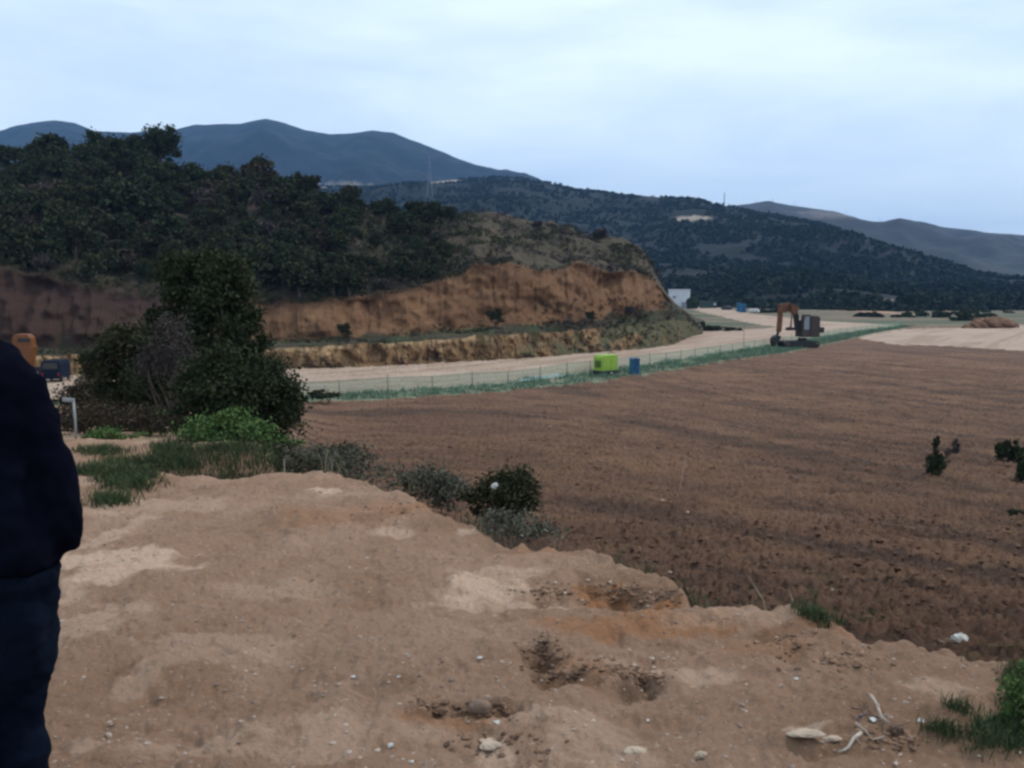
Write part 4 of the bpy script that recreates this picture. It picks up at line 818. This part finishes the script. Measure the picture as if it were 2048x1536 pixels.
# ------------------------------------------------------------------ lime compressor
m_lime = plain('lime green paint', (0.27, 0.42, 0.045), .45, .4, .12, 2); m_dkbase = plain('dark steel', (0.025, 0.035, 0.035), .6); m_rub = plain('rubber', (0.02, 0.02, 0.02), .85, .2)
d = 112.5; k = d/F; x = (1212-CX)*k; z0 = gz(x, d); cp_ = empty('generator', (x, d, z0), R(38), 1.12); tag(cp_, 'bright lime green towable generator beside the fence', 'generator')
W, D_, Hh = 2.35, 1.5, 1.75
g = G(); g.prism([(-W/2, .62), (W/2, .62), (W/2, .62+Hh*.86), (W/2-.18, .62+Hh), (-W/2+.18, .62+Hh), (-W/2, .62+Hh*.86)], -D_/2, D_/2); g.build('enclosure', m_lime, cp_, bevel=.05)
g = G(); g.box((0, 0, .44), (W+.06, D_+.06, .36)); g.build('base_frame', m_dkbase, cp_, bevel=.02)
for sx in (-.55, .55):
    g = G(); g.box((sx, -D_/2-.012, 1.35), (.9, .03, 1.05)); g.build('door_panel', m_lime, cp_, bevel=.01)
g = G(); [g.box((-W/2-.01, -.45+.1*i, 1.35), (.03, .04, .8)) for i in range(10)]; g.build('vent_grille', m_dkbase, cp_)
for sy in (-1, 1):
    g = G(); g.tube([(0, sy*(D_/2-.05), .33), (0, sy*(D_/2+.17), .33)], .33, 20); wl = g.build('wheel', m_rub, cp_, True)
    g = G(); g.tube([(0, sy*(D_/2+.16), .33), (0, sy*(D_/2+.185), .33)], .17, 14); g.build('rim', m_wmetal, wl, True)
g = G(); g.tube([(W/2, 0, .45), (W/2+1.2, 0, .42)], .05, 8); g.tube([(W/2+1.1, 0, .42), (W/2+1.1, 0, 0.0)], .035, 8); g.build('drawbar', m_dkbase, cp_)
g = G(); g.tube([(.7, .3, .62+Hh-.05), (.7, .3, .62+Hh+.16)], .05, 10); g.build('exhaust', m_dkbase, cp_)

# ------------------------------------------------------------------ portable toilets / blue cabins
m_blue = plain('blue plastic', (0.008, 0.11, 0.22), .5, .4, .15, 2); m_blue2 = plain('darker blue plastic', (0.010, 0.06, 0.14), .5, .4, .15, 2); m_gr = plain('grey plastic', (0.25, 0.27, 0.26), .7)
def toilet(label, u, d, sc=1.0, rz=0, group=None):
    x = (u-CX)/F*d; t = empty('portable_toilet', (x, d, gz(x, d)), rz, sc); tag(t, label, 'portable toilet', group)
    g = G(); g.box((0, 0, 1.22), (1.1, 1.1, 2.0)); g.build('walls', m_blue, t, bevel=.04)
    g = G(); g.box((0, 0, .12), (1.2, 1.2, .24)); g.build('base', m_gr, t, bevel=.02)
    g = G(); g.prism([(-.6, 2.2), (.6, 2.2), (.5, 2.34), (0, 2.42), (-.5, 2.34)], -.6, .6); g.build('roof', m_blue2, t, bevel=.02)
    g = G(); g.box((0, -.565, 1.2), (.72, .04, 1.8)); dr = g.build('door', m_blue2, t, bevel=.015)
    g = G(); g.box((.27, -.60, 1.2), (.05, .04, .14)); g.build('handle', m_gr, dr)
    g = G(); g.tube([(.4, .4, 2.2), (.4, .4, 2.6)], .05, 8); g.build('vent_pipe', m_gr, t); return t
toilet('blue portable toilet standing right of the lime green generator', 1270, 113.5, .92, R(18))

# ------------------------------------------------------------------ excavator
m_oy = plain('rusty orange paint', (0.17, 0.068, 0.026), .6, .3, .45, 1.2); m_dk = plain('greasy dark metal', (0.03, 0.027, 0.027), .6, .3, .4, 1.5); m_bodyp = plain('dull brown body paint', (0.07, 0.048, 0.04), .6, .3, .4, 1)
m_glass = plain('dusty cab glass', (0.22, 0.25, 0.27), .25, .5, .15, 1.0)
d = 166.0; k = d/F; x = (1600-CX)*k; z0 = gz(x, d); ex = empty('excavator', (x, d, z0), R(8)); tag(ex, 'rusty orange excavator parked beside the road with its arm folded down', 'excavator')
vb = 575 + (CAMZ - z0)/d*F
lx = lambda u: (u-1600)*k
lz = lambda v: (vb - v)*k
def link(pts, w_, y0, y1):
    """constant-width arm through px points"""
    g = G()
    for a, b_ in zip(pts[:-1], pts[1:]):
        A = np.array([lx(a[0]), lz(a[1])]); B = np.array([lx(b_[0]), lz(b_[1])]); t = (B-A)/np.linalg.norm(B-A); n_ = np.array([-t[1], t[0]])*w_/2; A2 = A - t*w_*.3; B2 = B + t*w_*.3
        g.prism([tuple(A2+n_), tuple(A2-n_), tuple(B2-n_), tuple(B2+n_)], y0, y1)
    return g
for sy in (-1.35, 1.35):
    g = G(); L0, L1, hh = lx(1560), lx(1634), 1.25; pr_ = []
    for i in range(9): a = math.pi/2 + math.pi*i/8; pr_.append((L0 + .62 + .62*math.cos(a), .63 + .62*math.sin(a)))
    for i in range(9): a = -math.pi/2 + math.pi*i/8; pr_.append((L1 - .62 + .62*math.cos(a), .63 + .62*math.sin(a)))
    g.prism(pr_, sy-.32, sy+.32); tk = g.build('track', m_dk, ex, bevel=.04)
    for xx in (L0+.62, L1-.62):
        g = G(); g.tube([(xx, sy-.36, .63), (xx, sy+.36, .63)], .42, 16); g.build('sprocket', m_bodyp, tk, True)
g = G(); g.box((lx(1592), 0, .85), (5.2, 2.1, .6)); g.tube([(lx(1605), 0, 1.0), (lx(1605), 0, 1.75)], .8, 18); g.build('undercarriage', m_dk, ex, bevel=.03)
zb = lz(673)
g = G(); g.prism([(lx(1597), zb), (lx(1634), zb), (lx(1634), lz(634)), (lx(1628), lz(630)), (lx(1614), lz(630)), (lx(1612), lz(640)), (lx(1597), lz(640))], -.2, 1.5); g.build('house', m_bodyp, ex, bevel=.08)
g = G(); g.prism([(lx(1614), zb), (lx(1634), zb), (lx(1634), lz(634)), (lx(1629), lz(631)), (lx(1614), lz(631))], -1.5, -.22); g.build('engine_cover', m_bodyp, ex, bevel=.08)
g = G(); g.prism([(lx(1598), zb), (lx(1613), zb), (lx(1613), lz(628)), (lx(1601), lz(628)), (lx(1598), lz(640))], -1.5, -.25); cb = g.build('cab', m_bodyp, ex, bevel=.08)
g = G(); g.prism([(lx(1600), lz(658)), (lx(1611), lz(658)), (lx(1611), lz(632)), (lx(1602.5), lz(632)), (lx(1600), lz(642))], -1.53, -1.49); g.build('window', m_glass, cb)
g = G(); g.box((lx(1639), 0, lz(659)), (.9, 2.9, 1.0)); g.build('counterweight', m_dk, ex, bevel=.12)
g = G(); g.box((lx(1584), 0, lz(657)), (2.0, 1.2, .5)); g.prism([(lx(1571), lz(660)), (lx(1580), lz(660)), (lx(1580), lz(652)), (lx(1571), lz(655))], -.5, .5); g.build('front_deck', m_dk, ex, bevel=.04)
link([(1594, 657), (1590, 632), (1586, 620)], .9, -.3, .3).build('boom_foot', m_dk, ex, bevel=.04)
link([(1588, 620), (1574, 614), (1558, 616)], 1.5, -.35, .35).build('boom', m_oy, ex, bevel=.04)
link([(1557, 612), (1556.5, 640), (1555, 660)], .85, -.28, .28).build('stick', m_oy, ex, bevel=.04)
link([(1555, 660), (1551, 672)], .4, -.18, .18).build('bucket_link', m_dk, ex, bevel=.03)
g = G(); g.prism([(lx(1543), lz(690)), (lx(1540.5), lz(682)), (lx(1542), lz(674)), (lx(1548), lz(669)), (lx(1557), lz(671)), (lx(1556), lz(675)), (lx(1549), lz(676)), (lx(1546), lz(683)), (lx(1546.5), lz(690))], -.75, .75)
g.prism([(lx(1543), lz(689)), (lx(1542), lz(676)), (lx(1549), lz(671)), (lx(1557), lz(673)), (lx(1552), lz(682))], -.78, -.72); g.prism([(lx(1543), lz(689)), (lx(1542), lz(676)), (lx(1549), lz(671)), (lx(1557), lz(673)), (lx(1552), lz(682))], .72, .78)
bk = g.build('bucket', m_dk, ex)
g = G(); [g.box((lx(1544), yy, lz(691)), (.14, .12, .3), (0, .2, 0)) for yy in (-.6, -.3, 0, .3, .6)]; g.build('teeth', m_dk, bk)
g = G(); g.tube([(lx(1580), 0, lz(652)), (lx(1581), 0, lz(634))], .14, 10); g.tube([(lx(1581), 0, lz(634)), (lx(1580), 0, lz(620))], .08, 8); g.build('hydraulic_cylinder', m_oy, ex, True)
g = G(); g.tube([(lx(1560), 0, lz(618)), (lx(1551), 0, lz(650))], .09, 8); g.build('hydraulic_cylinder', m_dk, ex, True)

# ------------------------------------------------------------------ far yard beside the upper track
m_wh = plain('off white wall', (0.62, 0.63, 0.66), .8, .2, .15, .3); m_dgreen = plain('dark green steel', (0.03, 0.055, 0.045), .7); m_door = plain('grey door', (0.25, 0.26, 0.28), .7)
def base_at(u, d): x = (u-CX)/F*d; return np.array([x, d, gz(x, d)])
d = 500; k = d/F; p = base_at(1357, d); sh = empty('shed', p, R(-12)); tag(sh, 'white flat roofed shed at the end of the cut hill', 'shed')
zt = P(1357, 580, d)[2] - p[2]
g = G(); g.box((0, 0, zt/2), (11.5, 8, zt)); wl = g.build('wall', m_wh, sh, bevel=.05); g = G(); g.box((0, 0, zt+.2), (12.2, 8.7, .4)); g.build('roof', m_wh, sh, bevel=.05)
g = G(); g.box((2.6, -4.03, 1.6), (2.4, .1, 3.2)); g.build('door', m_door, sh)
g = G(); g.box((-2.6, -4.03, zt*.6), (1.8, .1, 1.4)); g.build('window', m_door, sh)
d = 490; p = base_at(1415, d); ct = empty('container', p, R(6)); tag(ct, 'dark green shipping container right of the white shed', 'container')
g = G(); g.box((0, 0, 1.95), (9, 2.6, 3.7)); [g.box((-4.3+.5*i, -1.32, 1.95), (.2, .08, 3.4)) for i in range(18)]; g.build('body', m_dgreen, ct, bevel=.03)
g = G(); g.box((3.2, -1.42, 2.1), (1.2, .06, .9)); g.build('plate', m_wh, ct)
g = G(); g.box((0, 0, .07), (9, 2.4, .14)); g.build('base_rail', m_dk, ct)
p = base_at(1383, 480); rock('shrub_heap', 'dark mound of scrub between the white shed and the green container', 'heap', p, (3.2, 2.5, 4.2), m_leaf_dark, 77, rough=.5)
p = base_at(1452, 450); rock('soil_heap', 'small black heap beside the upper track', 'heap', p, (2.4, 2.0, 1.4), m_dk, 78, rough=.4)
def cabin(label, u, d, w_, h, mat):
    p = base_at(u, d); c_ = empty('storage_cabin', p, R(10)); tag(c_, label, 'cabin'); g = G(); g.box((0, 0, h/2), (w_, w_*.8, h)); g.build('walls', mat, c_, bevel=.06)
    g = G(); g.box((0, 0, h+.1), (w_*1.06, w_*.86, .2)); g.build('roof', mat, c_, bevel=.03); g = G(); g.box((0, -w_*.4-.03, h*.45), (w_*.4, .06, h*.8)); g.build('door', m_blue2, c_)
cabin('blue cabin standing on the far side of the upper track', 1484, 395, 2.4, 3.6, m_blue); cabin('slim blue cabin half hidden left of the larger blue one', 1475, 405, 1.3, 3.9, m_blue)
p = base_at(1506, 385); bgm = empty('big_bags', p); tag(bgm, 'heap of white bulk bags right of the blue cabins', 'bags')
for (dx, s) in ((-1.0, 1.2), (.9, 1.5)):
    q = rock('bag', '', '', (dx, 0, 0), (s, 1.1, 1.1), m_white, 70, sub=3, rough=.3, sink=.1); q.parent = bgm
for kk in ('label', 'category'):
    for ch in bgm.children:
        if kk in ch.keys(): del ch[kk]
p = base_at(1508, 232); rock('soil_heap', 'brown heap', 'x', (0, 0, -500), (1, 1, 1), m_clod, 1) if False else None
m_heap = plain('brown heaped soil', (0.20, 0.11, 0.065), .95, .1, .5, .5)
for (u, v, ru, h, lb, sd_) in [(1985, 655, 42, 20, 'brown soil heap at the right edge of the pale ground', 50), (1952, 656, 24, 12, 'smaller soil heap on the left flank of the brown one', 51)]:
    q = onz(u, v, BASE); kk = q[1]/F; rock('soil_heap', lb, 'heap', (q[0], q[1], BASE), (ru*kk, ru*kk*.7, h*kk), m_heap, sd_, sub=4, rough=.45, sink=.5)
# grassy strip at the far rim
# ------------------------------------------------------------------ vehicles at the left end of the road
m_or = plain('orange paint', (0.16, 0.052, 0.008), .5, .4, .2, 1.5); m_navy = plain('dark blue paint', (0.005, 0.010, 0.022), .7, .1, .1, 1); m_glassd = plain('dark glass', (0.03, 0.035, 0.04), .15, .6, .1)
d = 108; p = base_at(30, d); tr = empty('dump_truck', p, R(14)); tag(tr, 'orange dump truck behind the shoulder of the person', 'truck'); kz = lambda v: P(30, v, d)[2] - p[2]
g = G(); g.prism([(-2.0, 1.5), (1.6, 1.5), (2.2, kz(693)), (-2.4, kz(693))], -1.2, 1.2); g.build('skip', m_or, tr, bevel=.05)
g = G(); g.prism([(-.1, kz(696)), (2.1, kz(696)), (2.0, kz(676)), (1.6, kz(668)), (.3, kz(668)), (-.1, kz(675))], -1.0, 1.0); cbt = g.build('cab', m_or, tr, bevel=.12)
g = G(); g.box((1.2, -1.02, kz(680)), (1.3, .06, .45)); g.build('window', m_dk, cbt)
g = G(); g.box((0, 0, 1.2), (5.4, 1.0, .5)); g.build('chassis', m_dk, tr)
for xx in (-1.9, 1.9):
    for sy in (-1.05, 1.05):
        g = G(); g.tube([(xx, sy-.2, .6), (xx, sy+.2, .6)], .6, 18); wq = g.build('wheel', m_rub, tr, True); g = G(); g.tube([(xx, sy-.22, .6), (xx, sy+.22, .6)], .28, 12); g.build('rim', m_wmetal, wq, True)
d = 106; p = base_at(108, d); vn = empty('van', p, R(8), .85); tag(vn, 'dark blue van on the pale road right of the person', 'van'); h_ = P(108, 712, d)[2] - p[2]
g = G(); g.prism([(-1.25, .45), (1.25, .45), (1.25, h_-.5), (1.05, h_), (-1.05, h_), (-1.25, h_-.5)], -2.1, 2.1); vb_ = g.build('body', m_navy, vn, bevel=.12)
g = G(); g.prism([(-1.0, h_-1.1), (1.0, h_-1.1), (.88, h_-.25), (-.88, h_-.25)], -2.13, -2.08); g.build('window', m_glassd, vn)
for sx in (-1, 1):
    g = G(); g.box((sx*1.05, -2.12, 1.1), (.18, .06, .5)); g.build('tail_light', plain('red lens', (.25, .01, .01), .3), vn)
    for yy in (-1.4, 1.4):
        g = G(); g.tube([(sx*1.0, yy, .36), (sx*1.24, yy, .36)], .36, 16); g.build('wheel', m_rub, vn, True)
p = base_at(175, 104); rock('plastic_scrap', 'small white object by the road left of the olive bush', 'litter', (p[0], p[1]+2, P(175, 692, 106)[2]-.2), (.35, .3, .35), m_white, 95, rough=.3) if False else None

# ------------------------------------------------------------------ pylons and masts on the hills
m_gal = plain('galvanised steel', (0.2, 0.23, 0.27), .5, .4, .1, 1)
def far_ground(u, v):
    M = FA.reshape(-1, 3); pu = CX + F*M[:, 0]/M[:, 1]; pv = 575 - F*(M[:, 2]-CAMZ)/M[:, 1]; k = np.argmin((pu-u)**2 + (pv-v)**2); return M[k]
q = far_ground(860, 402); H = 84*q[1]/F; py = empty('pylon', q); tag(py, 'tall lattice power pylon on the far slope behind the hill', 'pylon')
g = G(); Wd = H*.075; legs = [(sx*Wd, sy*Wd) for sx in (-1, 1) for sy in (-1, 1)]
for lx_, ly_ in legs: g.tube([(lx_, ly_, -2), (lx_*.35, ly_*.35, H*.55), (lx_*.12, ly_*.12, H)], .16, 4)
for i in range(9):
    z0, z1 = H*i/9, H*(i+1)/9; f0, f1 = 1-.9*z0/H, 1-.9*z1/H
    for (a, b_) in ((0, 1), (1, 3), (3, 2), (2, 0)): g.tube([(legs[a][0]*f0, legs[a][1]*f0, z0), (legs[b_][0]*f1, legs[b_][1]*f1, z1)], .07, 3)
g.build('lattice', m_gal, py)
for zz in (.72, .83, .94):
    g = G(); g.tube([(-H*.12, 0, H*zz), (0, 0, H*zz+.8), (H*.12, 0, H*zz)], .14, 4); g.build('cross_arm', m_gal, py)
q = far_ground(1443, 414); H = 26*q[1]/F; ms = empty('mast', q); tag(ms, 'thin radio mast on the saddle between the two ridges', 'mast'); g = G(); g.tube([(0, 0, -2), (0, 0, H)], [.7, .35], 6); g.build('pole', m_dk, ms); g = G(); g.box((0, 0, H*.75), (2.4, .3, .3)); g.build('cross_arm', m_dk, ms)
for i, (u, v) in enumerate([(1512, 408), (1545, 406), (1588, 411), (1692, 430), (1760, 445)]):
    q = P(u, v+2, 3000); g = G(); g.tube([(q[0], q[1], q[2]-8), (q[0], q[1], q[2]+18)], [.8, .5], 5); tag(g.build('mast', m_gal), 'thin mast on the far right ridge, ' + ['leftmost', 'second from the left', 'middle one', 'second from the right', 'rightmost'][i], 'mast', 'masts on the far ridge')

# ------------------------------------------------------------------ person
d = 2.7; px = (-62-CX)/F*d; pz = gz(px, d); person = empty('person', (px, d, pz)); tag(person, 'person in a black jacket and dark blue jeans at the left edge, seen from behind', 'person')
m_skin, nt, b = new_mat('skin', .55, .4); b.inputs['Base Color'].default_value = (.42, .25, .17, 1); b.inputs['Subsurface Weight'].default_value = .1
m_jack, nt, b = new_mat('black jacket cloth', 1.0, .02); set_base(nt, b, mixc(nt, noise(nt, 5, 4), (0.0016, 0.002, 0.005), (0.0035, 0.0045, 0.010)))
m_jean, nt, b = new_mat('dark denim', 1.0, .03); c = mixc(nt, noise(nt, 3.5, 5, .6, .4, .7), (0.0015, 0.0028, 0.007), (0.0055, 0.0095, 0.019)); set_base(nt, b, c); bump(nt, b, noise(nt, 400, 2), .0006)
m_hair = plain('dark hair', (0.012, 0.009, 0.007), .6, .4); m_shoe = plain('dark shoe', (0.02, 0.018, 0.016), .6)
gzp = -pz    # heights below are relative to the camera ground level 0
Z = lambda z: z - pz
def remesh(o, vs, sm=6, folds=0.0, fs=.12):
    m = o.modifiers.new('remesh', 'REMESH'); m.mode = 'VOXEL'; m.voxel_size = vs; m.use_smooth_shade = True
    s_ = o.modifiers.new('smooth', 'SMOOTH'); s_.iterations = sm; s_.factor = .5
    if folds:
        tx = bpy.data.textures.new('folds', 'CLOUDS'); tx.noise_scale = fs; tx.noise_depth = 2; dm = o.modifiers.new('folds', 'DISPLACE'); dm.texture = tx; dm.strength = folds; dm.mid_level = .5
hx = -.03
g = G()   # body: one continuous surface
g.loft([(hx, .01, Z(1.50), .055, .06), (hx, .01, Z(1.56), .058, .065), (hx, .03, Z(1.60), .066, .085), (hx, .025, Z(1.66), .076, .098), (hx, .02, Z(1.72), .078, .10), (hx, .015, Z(1.78), .070, .09), (hx, .01, Z(1.82), .045, .06), (hx, .01, Z(1.835), .015, .02)], p=2.1)
g.loft([(hx, .128, Z(1.655), .012, .012), (hx, .12, Z(1.69), .009, .012)], n=8); g.loft([(hx, .105, Z(1.60), .03, .012), (hx, .108, Z(1.61), .025, .01)], n=8)
for s_ in (-1, 1):
    g.loft([(hx+s_*.079, .015, Z(1.65), .008, .015), (hx+s_*.084, .01, Z(1.70), .01, .02), (hx+s_*.08, .01, Z(1.71), .006, .01)], n=8)
    g.tube([(s_*.12, 0, Z(1.29)), (s_*.185, 0, Z(1.17)), (s_*.232, .02, Z(.98)), (s_*.20, .08, Z(.84))], [.042, .042, .036, .026], 12)
    wr = np.array([s_*.20, .08, Z(.84)]); pal = wr + np.array([-s_*.06, .02, -.01]); g.tube([wr, (wr+pal)/2, pal], [.026, .034, .034], 10)
    for i, ln in enumerate((.065, .075, .07, .055)):
        b0 = pal + np.array([-s_*.01, 0, -.026+.018*i]); g.tube([b0, b0 + np.array([-s_*ln*.55, .004, 0]), b0 + np.array([-s_*ln, -.012, 0])], [.0095, .009, .007], 8)
    g.tube([wr + np.array([-s_*.01, .03, -.02]), wr + np.array([-s_*.03, .06, -.05]), wr + np.array([-s_*.03, .07, -.08])], [.012, .011, .008], 8)
    g.tube([(s_*.09, 0, Z(.80)), (s_*.085, .02, Z(.36)), (s_*.10, -.01, .09)], [.08, .055, .04], 12); g.loft([(s_*.10, .05, .03, .045, .12), (s_*.10, .02, .09, .04, .07)], n=12)
g.loft([(0, 0, Z(.72), .15, .10), (0, 0, Z(.95), .15, .10), (0, 0, Z(1.2), .15, .10), (0, 0, Z(1.31), .13, .08), (0, 0, Z(1.39), .07, .055), (hx, 0, Z(1.52), .055, .055)])
remesh(g.build('body', m_skin, person, True), .009, 3)
g = G()   # jacket with sleeves
g.loft([(.0, 0, Z(.745), .225, .15), (.0, 0, Z(.80), .23, .155), (.0, -.005, Z(.95), .205, .15), (0, -.01, Z(1.10), .20, .15), (0, -.01, Z(1.22), .205, .15), (0, -.01, Z(1.31), .20, .135), (0, 0, Z(1.365), .175, .115), (0, 0, Z(1.41), .13, .09), (hx*.5, 0, Z(1.445), .09, .08), (hx, 0, Z(1.50), .078, .078), (hx, 0, Z(1.535), .075, .078)], n=28)
for s_ in (-1, 1): g.tube([(s_*.10, 0, Z(1.335)), (s_*.15, -.005, Z(1.295)), (s_*.188, .0, Z(1.18)), (s_*.225, .005, Z(1.05)), (s_*.236, .02, Z(.97)), (s_*.228, .05, Z(.87)), (s_*.205, .085, Z(.79))], [.07, .072, .070, .067, .064, .058, .05], 16)
jk = g.build('jacket', m_jack, person, True); remesh(jk, .010, 4, .042, .10)
g = G()   # jeans
g.loft([(0, 0, Z(.60), .18, .12), (0, 0, Z(.70), .20, .135), (0, 0, Z(.80), .19, .13), (0, 0, Z(.90), .17, .12)], n=24)
for s_ in (-1, 1): g.tube([(s_*.112, 0, Z(.74)), (s_*.108, .0, Z(.60)), (s_*.098, .01, Z(.42)), (s_*.080, .015, Z(.28)), (s_*.082, 0, Z(.22)), (s_*.095, -.015, Z(.10)), (s_*.10, -.02, Z(.0)), (s_*.10, -.02, .06)], [.115, .105, .090, .070, .068, .072, .075, .08], 18)
jn = g.build('jeans', m_jean, person, True); remesh(jn, .010, 3, .042, .08)
g = G(); g.loft([(hx, -.03, Z(1.60), .07, .06), (hx, -.02, Z(1.68), .086, .10), (hx, -.012, Z(1.75), .088, .108), (hx, -.005, Z(1.81), .07, .085), (hx, 0, Z(1.845), .03, .04)], p=2.1); hr = g.build('hair', m_hair, person, True); remesh(hr, .01, 3, .014, .03)
for s_ in (-1, 1):
    g = G(); g.loft([(s_*.10, .05, -.01, .052, .15), (s_*.10, .05, .02, .052, .15), (s_*.10, .045, .05, .048, .13), (s_*.10, 0, .09, .045, .075), (s_*.10, -.01, .12, .045, .06)], n=20); g.build('shoe', m_shoe, person, True)

# ------------------------------------------------------------------ haze
hb = G(); hb.box((0, 4600, 330), (14000, 9300, 700)); mh = bpy.data.materials.new('haze air'); mh.use_nodes = True; nt = mh.node_tree; nt.nodes.clear()
pv = nt.nodes.new('ShaderNodeVolumePrincipled'); pv.inputs['Density'].default_value = 0.00009; pv.inputs['Color'].default_value = (0.22, 0.44, 0.80, 1); pv.inputs['Anisotropy'].default_value = 0.0
ho = nt.nodes.new('ShaderNodeOutputMaterial'); nt.links.new(pv.outputs[0], ho.inputs['Volume'])
tag(hb.build('haze', mh), kind='stuff')
